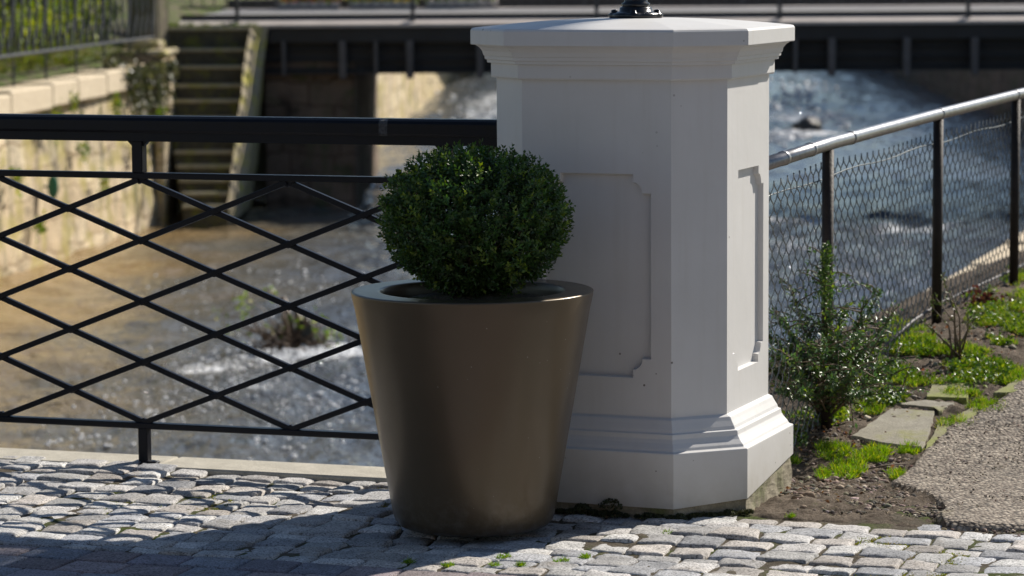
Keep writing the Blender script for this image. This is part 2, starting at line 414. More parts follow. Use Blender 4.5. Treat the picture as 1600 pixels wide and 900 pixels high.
def mat_water():
    mt, nt, bs = newmat('river_water'); co = coords(nt)
    g = nd(nt, 'ShaderNodeNewGeometry')
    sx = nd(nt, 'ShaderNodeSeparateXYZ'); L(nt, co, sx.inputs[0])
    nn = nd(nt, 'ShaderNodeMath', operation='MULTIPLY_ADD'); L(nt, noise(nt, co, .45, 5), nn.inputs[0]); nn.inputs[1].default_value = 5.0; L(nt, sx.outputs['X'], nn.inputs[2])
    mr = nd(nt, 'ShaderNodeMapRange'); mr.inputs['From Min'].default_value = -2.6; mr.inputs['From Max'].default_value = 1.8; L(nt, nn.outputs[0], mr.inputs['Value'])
    c = ramp(nt, mr.outputs[0], [(.0, (.30, .205, .095)), (.45, (.150, .138, .112)), (1, (.095, .112, .138))])  # brown for shallows and reflected wall, blue-grey for reflected sky, painted into base colour
    foam = nd(nt, 'ShaderNodeSeparateColor'); L(nt, attr(nt, 'tint'), foam.inputs[0])
    mf = nd(nt, 'ShaderNodeMapping'); mf.inputs['Scale'].default_value = (.5, 1.5, 1); L(nt, co, mf.inputs[0])
    fn = noise(nt, mf.outputs[0], 6, 7, .72, .8)
    th = nd(nt, 'ShaderNodeMath', operation='SUBTRACT'); L(nt, foam.outputs[0], th.inputs[0]); L(nt, fn, th.inputs[1])
    fm = ramp(nt, th.outputs[0], [(.0, g3(0)), (.16, g3(1))])
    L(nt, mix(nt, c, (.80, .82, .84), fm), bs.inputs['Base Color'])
    L(nt, mix(nt, g3(.06), g3(.5), fm), bs.inputs['Roughness'])
    bs.inputs['IOR'].default_value = 1.33; bs.inputs['Specular IOR Level'].default_value = .5
    mp = nd(nt, 'ShaderNodeMapping'); mp.inputs['Scale'].default_value = (1, .55, 1); L(nt, co, mp.inputs[0])
    b1 = bump(nt, bs, noise(nt, mp.outputs[0], 3.2, 3, .55, .6), .6, .12)
    bb = nd(nt, 'ShaderNodeBump'); bb.inputs['Distance'].default_value = .05
    L(nt, noise(nt, mp.outputs[0], 11, 3, .55, .4), bb.inputs['Height']); L(nt, b1, bb.inputs['Normal'])
    sm = nd(nt, 'ShaderNodeMath', operation='MULTIPLY_ADD'); L(nt, foam.outputs[1], sm.inputs[0]); sm.inputs[1].default_value = 1.5; sm.inputs[2].default_value = .5
    L(nt, sm.outputs[0], bb.inputs['Strength']); bb.inputs['Strength'].default_value = .5
    b3 = nd(nt, 'ShaderNodeBump'); b3.inputs['Distance'].default_value = .03
    L(nt, noise(nt, mp.outputs[0], 34, 2, .5, .2), b3.inputs['Height']); L(nt, bb.outputs[0], b3.inputs['Normal'])
    s3 = nd(nt, 'ShaderNodeMath', operation='MULTIPLY'); L(nt, foam.outputs[1], s3.inputs[0]); s3.inputs[1].default_value = .9
    L(nt, s3.outputs[0], b3.inputs['Strength'])
    L(nt, b3.outputs[0], bs.inputs['Normal'])
    return mt
M['water'] = mat_water()

# ------------------------------------------------------------------ layout numbers
ZW = -2.0                                   # river level
TH = .3227
RD = Vector((math.cos(TH), -math.sin(TH), 0)); RN = Vector((math.sin(TH), math.cos(TH), 0))   # along / away (rail, setts)
RP = Vector((-1.0976, 8.9693, 0))           # rail post foot
def wallx(Y): return -5.616 + .1241 * (Y - 33.196)
def rwallx(Y): return 1.06 + .333 * (Y - 12.8) if Y < 40 else 10.12 + .03 * (Y - 40)

# ------------------------------------------------------------------ setting: terrain, streets, river
def terrain():
    b = MB()
    # left bank
    ys = [-20, 9.2, 33.2, 42.6, 50, 86, 130]
    pts = [(wallx(y) - .35, y, .05 if y < 33 else (.06 if y < 34 else (.20 if y < 43 else .52))) for y in ys]
    for (x0, y0, z0), (x1, y1, z1) in zip(pts[1:], pts[2:]):
        for (s0, s1, h0, h1) in ((0, 1.2, 0, .35), (1.2, 6, .35, .5), (6, 300, .5, .6)):
            b.add([(x0 - s0, y0, z0 + h0), (x1 - s0, y1, z1 + h0), (x1 - s1, y1, z1 + h1), (x0 - s1, y0, z0 + h1)], [(0, 1, 2, 3)])
    # right bank further off
    ys = [13.0, 20, 42.6, 50, 86, 130]
    for y0, y1 in zip(ys, ys[1:]):
        x0, x1 = rwallx(y0) + 3.0, rwallx(y1) + 3.0
        b.add([(x0, y0, .2), (300, y0, .2), (300, y1, .3), (x1, y1, .3)], [(0, 1, 2, 3)])
    b.add([(-300, 130, .6), (300, 130, .6), (300, 1200, 1.0), (-300, 1200, 1.0)], [(0, 1, 2, 3)])
    b.add([(-1200, -1200, -.06), (1200, -1200, -.06), (1200, -6.02, -.06), (-1200, -6.02, -.06)], [(0, 1, 2, 3)])
    b.add([(-1200, 130, .59), (-300, 130, .59), (-300, 1200, .99), (-1200, 1200, .99)], [(0, 1, 2, 3)])
    b.add([(300, -6, .19), (1200, -6, .19), (1200, 1200, .99), (300, 1200, .99)], [(0, 1, 2, 3)])
    b.add([(-1200, -6, .0), (-300, -6, .0), (-300, 130, .58), (-1200, 130, .58)], [(0, 1, 2, 3)])
    return kind(b.build('ground', M['bank']), 'structure')
terrain()

def river():
    # graded grid: fine near, coarser far
    ys = np.concatenate([np.arange(18, 22.6, .06), np.arange(22.6, 29.2, .028), np.arange(29.2, 42, .07), np.arange(42, 72, .12), np.arange(72, 131, .4)])
    xs = np.concatenate([np.arange(-8.5, -4.6, .1), np.arange(-4.6, .6, .028), np.arange(.6, 14, .075)])
    X, Y = np.meshgrid(xs, ys)
    rip = .0
    # where the current breaks: behind the driftwood and at the far rapids
    foam = np.zeros_like(X)
    def patch(cx, cy, rx, ry, s=1.0):
        d = ((X - cx) / rx) ** 2 + ((Y - cy) / ry) ** 2
        return s * np.exp(-d * 1.2)
    foam = np.maximum(foam, patch(-1.95, 26.75, 1.0, .55, .95))
    foam = np.maximum(foam, patch(-1.55, 27.5, .55, .5, .8))
    foam = np.maximum(foam, patch(-2.6, 26.0, .9, .8, .62))
    foam = np.maximum(foam, patch(-1.9, 24.9, 1.5, 1.0, .54))
    foam = np.maximum(foam, patch(5.6, 60.2, 1.3, 1.2, .95))
    foam = np.maximum(foam, patch(6.4, 66, 1.8, 5, .6))
    foam = np.maximum(foam, patch(4.6, 62.5, 1.0, 5, .55))
    foam = np.maximum(foam, patch(3.6, 40.5, 1.6, .9, .78))
    foam = np.maximum(foam, patch(5.3, 39.4, 1.6, .8, .62))
    foam = np.maximum(foam, patch(3.4, 33.0, 2.5, 2.5, .47))
    foam = np.maximum(foam, patch(-.5, 22.5, 3, 2, .43))
    foam = np.maximum(foam, patch(-.3, 72, 1.6, 22, .60)); foam = np.maximum(foam, patch(4.2, 70, 1.6, 14, .52))
    foam = np.clip(foam + .25 * foam * fbm(X * 2.2, Y * 1.2, 4, 3), 0, 1)
    rough = .35 + 1.5 * foam + .25 * fbm(X * .4, Y * .2, 2, 9)
    ag = np.clip(foam * 1.3 + np.maximum.reduce([patch(-1.8, 24.8, 2.6, 2.4, .85), patch(0, 30, 3, 4, .45), patch(5.5, 64, 2.5, 9, 1.0), patch(3.8, 38, 3, 4, .7), patch(3, 30, 3, 6, .5), patch(-3, 40, 2.5, 4, .25)]) , 0, 1)
    h = .055 * fbm(X * 1.5, Y * 1.0, 3, 11) + .026 * fbm(X * 4.5, Y * 3.0, 3, 17) + .03 * fbm(X * .5, Y * .35, 2, 23)
    Z = ZW + h * np.clip(rough + .75, .7, 2.0) + ag * (.024 * fbm(X * 2.6, Y * 3.6, 2, 29) + .008 * vnoise(X * 7, Y * 8, 31)) + .014 * fbm(X * 1.9, Y * 5.2, 3, 41) + .004 * vnoise(X * 6, Y * 9, 43)
    V = np.stack([X, Y, Z], -1).reshape(-1, 3)
    ny, nx = X.shape
    i = np.arange(ny - 1)[:, None] * nx + np.arange(nx - 1)[None, :]
    Fq = np.stack([i, i + 1, i + nx + 1, i + nx], -1).reshape(-1, 4)
    cols = np.stack([foam.ravel(), ag.ravel(), foam.ravel()], -1)
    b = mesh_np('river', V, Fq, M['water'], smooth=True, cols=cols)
    kind(b, 'structure')
    q = MB(); q.add([(-14, -6, ZW - .01), (6, -6, ZW - .01), (6, 18.02, ZW - .01), (-14, 18.02, ZW - .01)], [(0, 1, 2, 3)])
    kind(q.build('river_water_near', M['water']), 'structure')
river()

# pavement we stand on: a slab (the near bridge deck) with setts on it
def near_deck():
    b = MB()
    A = RP + RN * .19; e0 = A - RD * 30; e1 = A + RD * 1.55
    top = [(-28, -6, -.045), (40, -6, -.045), (40, 7.0, -.045), (e1.x, e1.y, -.045), (e0.x, e0.y, -.045)]
    n = len(top); bot = [(x, y, -1.0) for x, y, z in top]
    b.add(top + bot, [tuple(range(n)), tuple(range(n, 2 * n))[::-1]] + [(i, n + i, n + (i + 1) % n, (i + 1) % n) for i in range(n)])
    kind(b.build('bridge_deck', M['concrete_dark']), 'structure')
near_deck()

def setts():
    """granite setts as real blocks, one mesh; joints are the bed sheet below"""
    P = np.array([-1., -.97, -.88, -.7, -.45, -.2, 0.02, .25, .5, .72, .88, .97, 1.]); n = len(P)
    A, B = np.meshgrid(P, P); A = A.ravel(); B = B.ravel()
    prof = (1 - np.abs(A) ** 16) * (1 - np.abs(B) ** 16)
    prof = np.clip(prof, 0, 1) ** .6
    Vs = []; Cs = []; Fs = []; nb = 0
    i = np.arange(n - 1)[:, None] * n + np.arange(n - 1)[None, :]
    F1 = np.stack([i, i + 1, i + n + 1, i + n], -1).reshape(-1, 4)
    rd = np.array(RD)[:2]; rn = np.array(RN)[:2]
    V_KERB = 8.165; V_PAVER = 6.95
    rows = []
    v = V_KERB
    while v > 5.4:
        if v > V_PAVER + .02:
            hgt = random.uniform(.094, .126)
            if v - hgt < V_PAVER + .05: hgt = v - V_PAVER
            rows.append((v - hgt, v, 0))
        else:
            hgt = random.uniform(.128, .14); rows.append((v - hgt, v, 1))
        v -= hgt
    cw = [random.uniform(.09, .134) for _ in range(60)]
    for ri, (v0, v1, typ) in enumerate(rows):
        u = -4.4 + (.03 * math.sin(ri * .9) if typ == 0 else random.uniform(0, .1)); ci = 0
        while u < 0.2:
            wdt = cw[ci % 60] + random.uniform(-.009, .009) if typ == 0 else random.uniform(.13, .17)
            ci += 1
            u0, u1 = u, u + wdt; u += wdt
            uc = (u0 + u1) / 2; vc = (v0 + v1) / 2
            c = rd * uc + rn * vc
            Xc, Yc = c
            if Xc > 2.3 or Xc < -2.7: continue
            # right of the pillar the paving ends earlier
            lim = 7.92 + .02 * math.sin(Xc * 7)
            if Xc > .62 and vc + .03 > lim: continue
            j = .013 if typ == 0 else .004
            cr = []
            for (uu, vv) in ((u0, v0), (u1, v0), (u1, v1), (u0, v1)):
                # shared-ish corner jitter from noise so neighbours agree, plus own jitter
                ju = .018 * float(vnoise(uu * 7.1, vv * 7.3, 3)) * (1 if typ == 0 else .25); jv = .018 * float(vnoise(uu * 2.3, vv * 9.7, 5)) * (1 if typ == 0 else .2)
                cr.append((uu + ju + random.uniform(-j, j) * .35, vv + jv + random.uniform(-j, j) * .3))
            gap = random.uniform(.0008, .003) if typ == 0 else .002
            cu = sum(x for x, _ in cr) / 4; cv = sum(y for _, y in cr) / 4
            cr = [(x + (gap if x < cu else -gap), y + (gap if y < cv else -gap)) for x, y in cr]
            a = (A + 1) / 2; b = (B + 1) / 2
            uu = (cr[0][0] * (1 - a) + cr[1][0] * a) * (1 - b) + (cr[3][0] * (1 - a) + cr[2][0] * a) * b
            vv = (cr[0][1] * (1 - a) + cr[1][1] * a) * (1 - b) + (cr[3][1] * (1 - a) + cr[2][1] * a) * b
            if typ == 0:   # wobble the outline
                sd = random.random() * 50
                uu = uu + .005 * fbm(uu * 30 + sd, vv * 30, 3); vv = vv + .005 * fbm(uu * 30, vv * 30 + sd, 3)
            X = rd[0] * uu + rn[0] * vv; Y = rd[1] * uu + rn[1] * vv
            low = .011 * float(vnoise(Xc * 1.7 + 4, Yc * 1.9, 8)) + .006 * float(vnoise(Xc * 4.3, Yc * 4.1, 12))
            # a settled hump right of the planter
            low += .014 * math.exp(-(((Xc - .36) / .30) ** 2 + ((Yc - 7.82) / .12) ** 2))
            low -= .012 * math.exp(-(((Xc + .1) / .4) ** 2 + ((Yc - 7.98) / .35) ** 2))
            if typ == 1: low *= .3
            z0 = low - .003 + (random.uniform(-.0035, .0035) if typ == 0 else random.uniform(-.0015, .0015))
            tl = .0022 if typ == 0 else .001
            ss = random.random() * 100
            Z = z0 + random.uniform(-tl, tl) * A + random.uniform(-tl, tl) * B
            amp = .0042 if typ == 0 else .0012
            Z = Z + amp * fbm(uu * 17 + ss, vv * 17, 3, 2) + amp * .35 * fbm(uu * 60 + ss, vv * 60, 2, 4)
            edge = .008 if typ == 0 else .005
            Z = Z - edge * (1 - prof) - (prof <= 0.001) * .035
            if typ == 0: Z = Z + .0015 * (1 - A * A) * (1 - B * B)
            Vs.append(np.stack([X, Y, Z], -1))
            k = random.uniform(.66, 1.16)
            if typ == 0:
                base = random.choice([(.50, .49, .48), (.56, .54, .52), (.44, .445, .46), (.54, .50, .46), (.60, .59, .57)])
            else:
                base = random.choice([(.27, .25, .29), (.30, .25, .26), (.26, .27, .31), (.33, .28, .28), (.24, .235, .27)])
            Cs.append(np.tile(np.array(base) * k, (n * n, 1)))
            Fs.append(F1 + nb); nb += n * n
    V = np.concatenate(Vs); Fq = np.concatenate(Fs); Cc = np.concatenate(Cs)
    kind(mesh_np('pavement', V, Fq, M['granite'], smooth=True, cols=Cc), 'structure')
setts()

def bed():
    # sandy, mossy joint filling between the setts: a fine sheet just below their tops
    xs = np.arange(-2.8, 2.4, .016); ys = np.arange(5.2, 8.92, .016)
    X, Y = np.meshgrid(xs, ys)
    Z = -.0095 + .006 * fbm(X * 9, Y * 9, 3, 5) + .011 * vnoise(X * 1.7 + 4, Y * 1.9, 8) + .006 * vnoise(X * 4.3, Y * 4.1, 12) + .006 * np.clip(fbm(X * 30, Y * 30, 2, 15), 0, 1)
    Z = Z + .012 * np.exp(-(((X - .36) / .30) ** 2 + ((Y - 7.82) / .12) ** 2)) - .014 * np.exp(-(((X + .1) / .4) ** 2 + ((Y - 7.98) / .35) ** 2))
    Vn = X * RN.x + Y * RN.y
    Z = np.where(Vn < 6.95, Z * 0 - .012, Z); Z = np.where(Vn > 8.19, -.03, Z)
    V = np.stack([X, Y, Z], -1).reshape(-1, 3); ny, nx = X.shape
    i = np.arange(ny - 1)[:, None] * nx + np.arange(nx - 1)[None, :]
    Fq = np.stack([i, i + 1, i + nx + 1, i + nx], -1).reshape(-1, 4)
    keep = (Vn.reshape(-1)[Fq].max(axis=1) < 8.30)
    Fq = Fq[keep]
    kind(mesh_np('joint_bed', V, Fq, M['joint'], smooth=True), 'structure')
bed()

def outer_street():
    mt, nt, bs = newmat('street_setts'); co = coords(nt)
    mp = nd(nt, 'ShaderNodeMapping'); mp.inputs['Rotation'].default_value = (0, 0, TH); L(nt, co, mp.inputs[0])
    br = nd(nt, 'ShaderNodeTexBrick'); L(nt, mp.outputs[0], br.inputs['Vector']); br.inputs['Scale'].default_value = 1
    br.inputs['Brick Width'].default_value = .15; br.inputs['Row Height'].default_value = .13; br.inputs['Mortar Size'].default_value = .008
    br.inputs['Color1'].default_value = (.23, .21, .22, 1); br.inputs['Color2'].default_value = (.30, .28, .28, 1); br.inputs['Mortar'].default_value = (.05, .045, .03, 1)
    L(nt, mix(nt, br.outputs['Color'], ramp(nt, noise(nt, co, 9, 6), [(.3, g3(.7)), (.7, g3(1.2))]), 1.0, 'MULTIPLY'), bs.inputs['Base Color'])
    bs.inputs['Roughness'].default_value = .85
    bump(nt, bs, br.outputs['Fac'], -.8, .01)
    b = MB(); z = -.006
    A = RP + RN * .06
    def at(x): return (A.y - (x - A.x) * math.tan(TH))
    b.add([(-28, -6, z), (40, -6, z), (40, 5.3, z), (-28, 5.3, z)], [(0, 1, 2, 3)])
    b.add([(-28, 5.3, z), (-2.68, 5.3, z), (-2.68, at(-2.68), z), (-28, at(-28), z)], [(0, 1, 2, 3)])
    b.add([(2.3, 5.3, z), (40, 5.3, z), (40, 7.2, z), (2.3, 7.45, z)], [(0, 1, 2, 3)])
    kind(b.build('street', mt), 'structure')
outer_street()

def kerb():
    # long edge stones carrying the railing, one joint near the post
    b = MB()
    s = -9.0
    ends = [-9, -7.4, -5.6, -3.9, -2.2, -.98, .045, 1.6]
    for a, c in zip(ends, ends[1:]):
        ctr = RP + RD * ((a + c) / 2) + RN * (.058) ; ctr.z = -.060
        b.box(ctr, (c - a - .004, .19, .13), ax=(RD, RN, Vector((0, 0, 1))), bev=.006)
    kind(b.build('kerb', M['kerb']), 'structure')
kerb()

# ------------------------------------------------------------------ right-hand ground: soil, path, slabs
FP = [Vector((.72, 8.72, 0)), Vector((.98, 9.40, 0)), Vector((1.517, 10.8, 0)), Vector((1.99, 12.0, 0)), Vector((2.55, 13.45, 0)), Vector((3.12, 14.9, 0))]
FD = (FP[2] - FP[1]).normalized()
def fence_off(X, Y):   # signed distance to the right of the fence line
    nx, ny = FD.y, -FD.x
    return (X - .98) * nx + (Y - 9.4) * ny
def gh(X, Y):
    X = np.asarray(X, float); Y = np.asarray(Y, float)
    h = .21 * sstep(8.75, 11.0, Y) - .012
    h = h - .0 * X
    d = fence_off(X, Y)
    drop = np.clip(-d - .12, 0, None)          # falls away towards the river
    h = h - .42 * np.clip(drop, 0, 1.4) ** 1.0
    return h
def gpt(u, v):
    """pixel -> point on the right-hand ground"""
    z = .0
    for _ in range(12):
        p = gz(u, v, z); z = .6 * z + .4 * float(gh(p.x, p.y))
    p = gz(u, v, z); return Vector((p.x, p.y, float(gh(p.x, p.y))))

PE = [(1330, 900), (1400, 860), (1530, 842), (1506, 822), (1485, 806), (1492, 786), (1486, 770), (1462, 756), (1440, 748), (1420, 742)]
PB = [gpt(*p) for p in [(1420, 741), (1441, 715), (1478, 676), (1513, 658), (1560, 630), (1600, 595), (1650, 560)]]
PBY = [7.6, 7.9, 8.1, 8.2, 8.42, 8.60] + [p.y for p in PB] + [PB[-1].y + 4]
PBX = [1.20, 1.14, 1.145, 1.17, 1.165, 1.075] + [p.x for p in PB] + [PB[-1].x + 2.6]
def path_mask(X, Y):
    """positive inside the coarse path"""
    bx = np.interp(Y, PBY, PBX)
    bx = bx + .012 * fbm(Y * 14, X * 0 + 3, 3, 4)
    return X - bx
def right_ground():
    xs = np.concatenate([np.arange(-.2, .5, .03), np.arange(.5, 2.6, .011), np.arange(2.6, 5.2, .05)]); ys = np.concatenate([np.arange(7.62, 11, .012), np.arange(11, 17, .03)])
    X, Y = np.meshgrid(xs, ys)
    Z = gh(X, Y)
    soil = .010 * fbm(X * 5, Y * 5, 3, 31) + .014 * fbm(X * 22, Y * 22, 3, 37) + .008 * np.clip(fbm(X * 60, Y * 60, 2, 41), -.2, 1)
    p = path_mask(X, Y)
    pm = sstep(-.008, .014, p)
    path = .018 + .004 * fbm(X * 3, Y * 3, 3, 43) + .0015 * fbm(X * 80, Y * 80, 2, 47)
    Z = Z + soil * (1 - pm) + path * pm
    front = X * RN.x + Y * RN.y
    Z = Z - .05 * (1 - sstep(7.86, 7.925, front))
    V = np.stack([X, Y, Z], -1).reshape(-1, 3); ny, nx = X.shape
    i = np.arange(ny - 1)[:, None] * nx + np.arange(nx - 1)[None, :]
    Fq = np.stack([i, i + 1, i + nx + 1, i + nx], -1).reshape(-1, 4)
    xf = X.reshape(-1)[Fq].mean(1); yf = Y.reshape(-1)[Fq].mean(1); ff = front.reshape(-1)[Fq].max(1)
    keep = (xf > rwallx(0) * 0 + 1.06 + .333 * (yf - 12.8) + .02) & (ff > 7.80)
    pf = (p.reshape(-1)[Fq].mean(1) > .004)
    Fs = Fq[keep & ~pf]; Fp = Fq[keep & pf]
    def sub(F_):
        u, inv = np.unique(F_, return_inverse=True); return V[u], inv.reshape(F_.shape)
    a, f = sub(Fs); kind(mesh_np('soil', a, f, M['soil'], smooth=True), 'structure')
    a, f = sub(Fp); kind(mesh_np('path', a, f, M['asphalt'], smooth=True), 'structure')
right_ground()
q = MB(); q.add([(5.15, 7.2, .0), (40, 7.2, .0), (40, 17, .2), (5.15, 17, .2)], [(0, 1, 2, 3)]); q.add([(5.15, 17, .2), (40, 17, .2), (40, 20, .2), (6.4, 20, .2)], [(0, 1, 2, 3)])
kind(q.build('verge', M['bank']), 'structure')

def slab(name, px, mat, lab, group=None, th=.03, top=.012):
    pts = [gpt(*p) for p in px]
    c = sum(pts, Vector()) / len(pts)
    pts = [Vector((p.x, p.y, c.z + (p.y - c.y) * .095)) for p in pts]
    out = []
    for i, p in enumerate(pts):      # resample the outline with a slightly broken edge
        q_ = pts[(i + 1) % len(pts)]
        for k in range(10):
            t = k / 10; r_ = p.lerp(q_, t)
            r_ = r_ + Vector((random.uniform(-1, 1), random.uniform(-1, 1), 0)) * .004
            out.append(r_)
    n = len(out); vs = []
    for s_, dz in ((1.0, -.02), (1.0, top - .006), (.975, top)):
        for p in out: vs.append(c + (p - c) * s_ + Vector((0, 0, dz)))
    # keep it planar-ish: fit z
    vs.append(c + Vector((0, 0, top)))
    fs = []
    for r_ in range(2):
        for k in range(n): fs.append((r_ * n + k, r_ * n + (k + 1) % n, (r_ + 1) * n + (k + 1) % n, (r_ + 1) * n + k))
    for k in range(n): fs.append((2 * n + k, 2 * n + (k + 1) % n, 3 * n))
    V = np.array([tuple(v) for v in vs])
    area = sum(out[i].x * out[(i + 1) % n].y - out[(i + 1) % n].x * out[i].y for i in range(n))
    if area < 0: fs = [f[::-1] for f in fs]
    o = mesh_np(name, V, fs, M[mat], smooth=False, loc=tuple(c))
    tag(o, lab, 'paving slab', group); return o
G = 'worn flagstones set in the soil beside the path'
slab('flagstone', [(1330, 688), (1395, 640), (1462, 646), (1442, 706), (1385, 700)], 'flag', 'large worn grey flagstone lying in soil just behind the grass tufts', G)
slab('flagstone', [(1398, 636), (1444, 629), (1492, 634), (1468, 650), (1464, 643)], 'flag', 'narrow grey flagstone strip between the large slab and the mossy slab', G)
slab('flagstone', [(1456, 604), (1516, 600), (1512, 630), (1447, 627)], 'mossflag', 'yellow-green mossy flagstone, farthest of the slabs beside the path', G)
G2 = 'mossy edge stones along the rough path'
slab('edge_stone', [(1444, 708), (1471, 660), (1500, 664), (1484, 690), (1455, 716)], 'mossflag', 'mossy edge stone touching the corner of the large flagstone', G2)
slab('edge_stone', [(1488, 660), (1520, 640), (1560, 628), (1556, 645), (1505, 668)], 'mossflag', 'long mossy edge stone in the middle of the path edge', G2)
slab('edge_stone', [(1552, 622), (1598, 592), (1640, 580), (1630, 600), (1580, 622)], 'mossflag', 'mossy edge stone farthest up the path at the frame edge', G2)

# ------------------------------------------------------------------ the white pillar
K = 1.008
def kz(z): return 1.5 + (z - 1.5) * K
PC = Vector((.3423 * K, 8.4616 * K, 0)); PT = .3656; PA, PB, PCH = .3312 * K, .3199 * K, .1193 * K
ct, st = math.cos(PT), math.sin(PT)
PX = Vector((ct, -st, 0)); PY = Vector((st, ct, 0)); UZ = Vector((0, 0, 1))
def octo(o):
    a, b, c = PA + o, PB + o, PCH + o * .586
    pts = [(-a, -b + c), (-a + c, -b), (a - c, -b), (a, -b + c), (a, b - c), (a - c, b), (-a + c, b), (-a, b - c)]
    return [PC + PX * x + PY * y for x, y in pts]
pillar = thing('pillar', 'white painted octagonal masonry pillar with moulded cap behind the bronze planter', 'pillar', (PC.x, PC.y, 0))
def ring_mesh(prof, name, mat, parent, cap0=False, cap1=False):
    b = MB()
    for o, z in prof:
        b.v += [tuple(p + UZ * z) for p in octo(o)]
    for i in range(len(prof) - 1):
        for k in range(8):
            b.f.append((i * 8 + k, i * 8 + (k + 1) % 8, (i + 1) * 8 + (k + 1) % 8, (i + 1) * 8 + k))
    if cap0: b.f.append(tuple(range(8))[::-1])
    if cap1: b.f.append(tuple(range((len(prof) - 1) * 8, len(prof) * 8)))
    o = b.build(name, mat, parent)
    return o
def soften(o, wd=.0025, seg=2):
    md = o.modifiers.new('bevel', 'BEVEL'); md.width = wd; md.segments = seg; md.limit_method = 'ANGLE'; md.angle_limit = R(12)
    md.harden_normals = False
    o.data.polygons.foreach_set('use_smooth', np.zeros(len(o.data.polygons), dtype=bool))
# shaft with recessed panels on its four broad faces
zb0, zb1 = kz(.262), kz(1.176)
def shaft():
    b = MB(); O = octo(0)
    for k in range(8):
        p, q_ = O[k], O[(k + 1) % 8]
        e = (q_ - p); wd = e.length; ex = e.normalized(); nrm = Vector((ex.y, -ex.x, 0))
        if k % 2 == 0:   # chamfer
            b.add([p + UZ * zb0, q_ + UZ * zb0, q_ + UZ * zb1, p + UZ * zb1], [(0, 1, 2, 3)])
            continue
        pl, pr = wd * .135, wd * .865; nz = .052; nx_ = min(.052, wd * .12)
        z0, z1 = kz(.372), kz(.922)
        r_ = .030
        def notch(cx, cz, sx, sz, rev):
            # step in, quarter-circle cut towards the centre, step out
            pts = [(cx + sx * nx_, cz)]
            pts.append((cx + sx * nx_, cz + sz * (nz - r_)))
            for t in range(1, 6):
                a = t / 6 * math.pi / 2
                pts.append((cx + sx * (nx_ - r_ * math.sin(a) * .9), cz + sz * (nz - r_ * math.cos(a) * 1.0 + 0)))
            pts.append((cx + sx * (nx_ - r_ * .9), cz + sz * nz))
            pts.append((cx, cz + sz * nz))
            return pts[::-1] if rev else pts
        loop = []
        loop += notch(pl, z0, 1, 1, True)        # bottom left, ends at bottom edge
        loop += notch(pr, z0, -1, 1, False)
        loop += notch(pr, z1, -1, -1, True)
        loop += notch(pl, z1, 1, -1, False)
        outer = [(0, zb0), (wd, zb0), (wd, zb1), (0, zb1)]
        V3 = [[Vector((x, z, 0)) for x, z in outer], [Vector((x, z, 0)) for x, z in loop]]
        tr = tessellate_polygon(V3)
        allp = outer + loop
        vs = [p + ex * x + UZ * z for x, z in allp]
        fs = []
        for t in tr:
            a, b_, c_ = [allp[i] for i in t]
            ar = (b_[0] - a[0]) * (c_[1] - a[1]) - (c_[0] - a[0]) * (b_[1] - a[1])
            fs.append(tuple(t) if ar > 0 else tuple(t[::-1]))
        b.add(vs, fs)
        dpt = .015; nl = len(loop); ins = .003
        cxm = wd / 2; czm = (z0 + z1) / 2
        v2 = [p + ex * x + UZ * z for x, z in loop] + [p + ex * (x + (ins if x < cxm else -ins)) + UZ * (z + (ins if z < czm else -ins)) - nrm * dpt for x, z in loop]
        b.add(v2, [(i, (i + 1) % nl, nl + (i + 1) % nl, nl + i)[::-1] for i in range(nl)] + [tuple(range(nl, 2 * nl))])
    return b.build('shaft', M['white'], pillar)
sh = shaft()
base = ring_mesh([(-.02, zb0 + .004), (.0, zb0 + .006), (.011, kz(.262)), (.016, kz(.252)), (.024, kz(.238)), (.027, kz(.229)), (.034, kz(.227)), (.036, kz(.214)), (.042, kz(.204)),
                  (.052, kz(.192)), (.056, kz(.184)), (.066, kz(.181)), (.067, kz(.178)), (.067, kz(.036))], 'plinth', M['white'], pillar)
# painted skirt ends higher on the river side
me = base.data
O67 = octo(.067)
for k in range(8):
    vi = 13 * 8 + k
    me.vertices[vi].co.z = {0: .03, 1: .022, 2: .020, 3: .032, 4: .085, 5: .09, 6: .07, 7: .05}[k]
soften(base, .002, 2)
foot = ring_mesh([(.058, .09), (.0615, .045), (.063, -.06)], 'footing', M['footing'], pillar)
md = foot.modifiers.new('sub', 'SUBSURF'); md.subdivision_type = 'SIMPLE'; md.levels = 4; md.render_levels = 4
tx = bpy.data.textures.new('rough', 'CLOUDS'); tx.noise_scale = .03
dm = foot.modifiers.new('disp', 'DISPLACE'); dm.texture = tx; dm.strength = .010; dm.mid_level = .6
prof = [(-0.02, kz(1.172)), (0.012, kz(1.1725)), (0.0145, kz(1.177)), (0.0145, kz(1.2125)), (0.0245, kz(1.2135)), (0.0255, kz(1.2215)), (0.0305, kz(1.223)), (0.0315, kz(1.2325)), (0.034, kz(1.2335)), (0.0375, kz(1.246)), (0.045, kz(1.2555)), (0.053, kz(1.2605)), (0.0535, kz(1.2622)), (0.0655, kz(1.2632)), (0.0668, kz(1.265)), (0.0668, kz(1.302)), (0.063, kz(1.3076)), (0.055, kz(1.3095))]
cap = ring_mesh(prof, 'cap', M['white'], pillar)
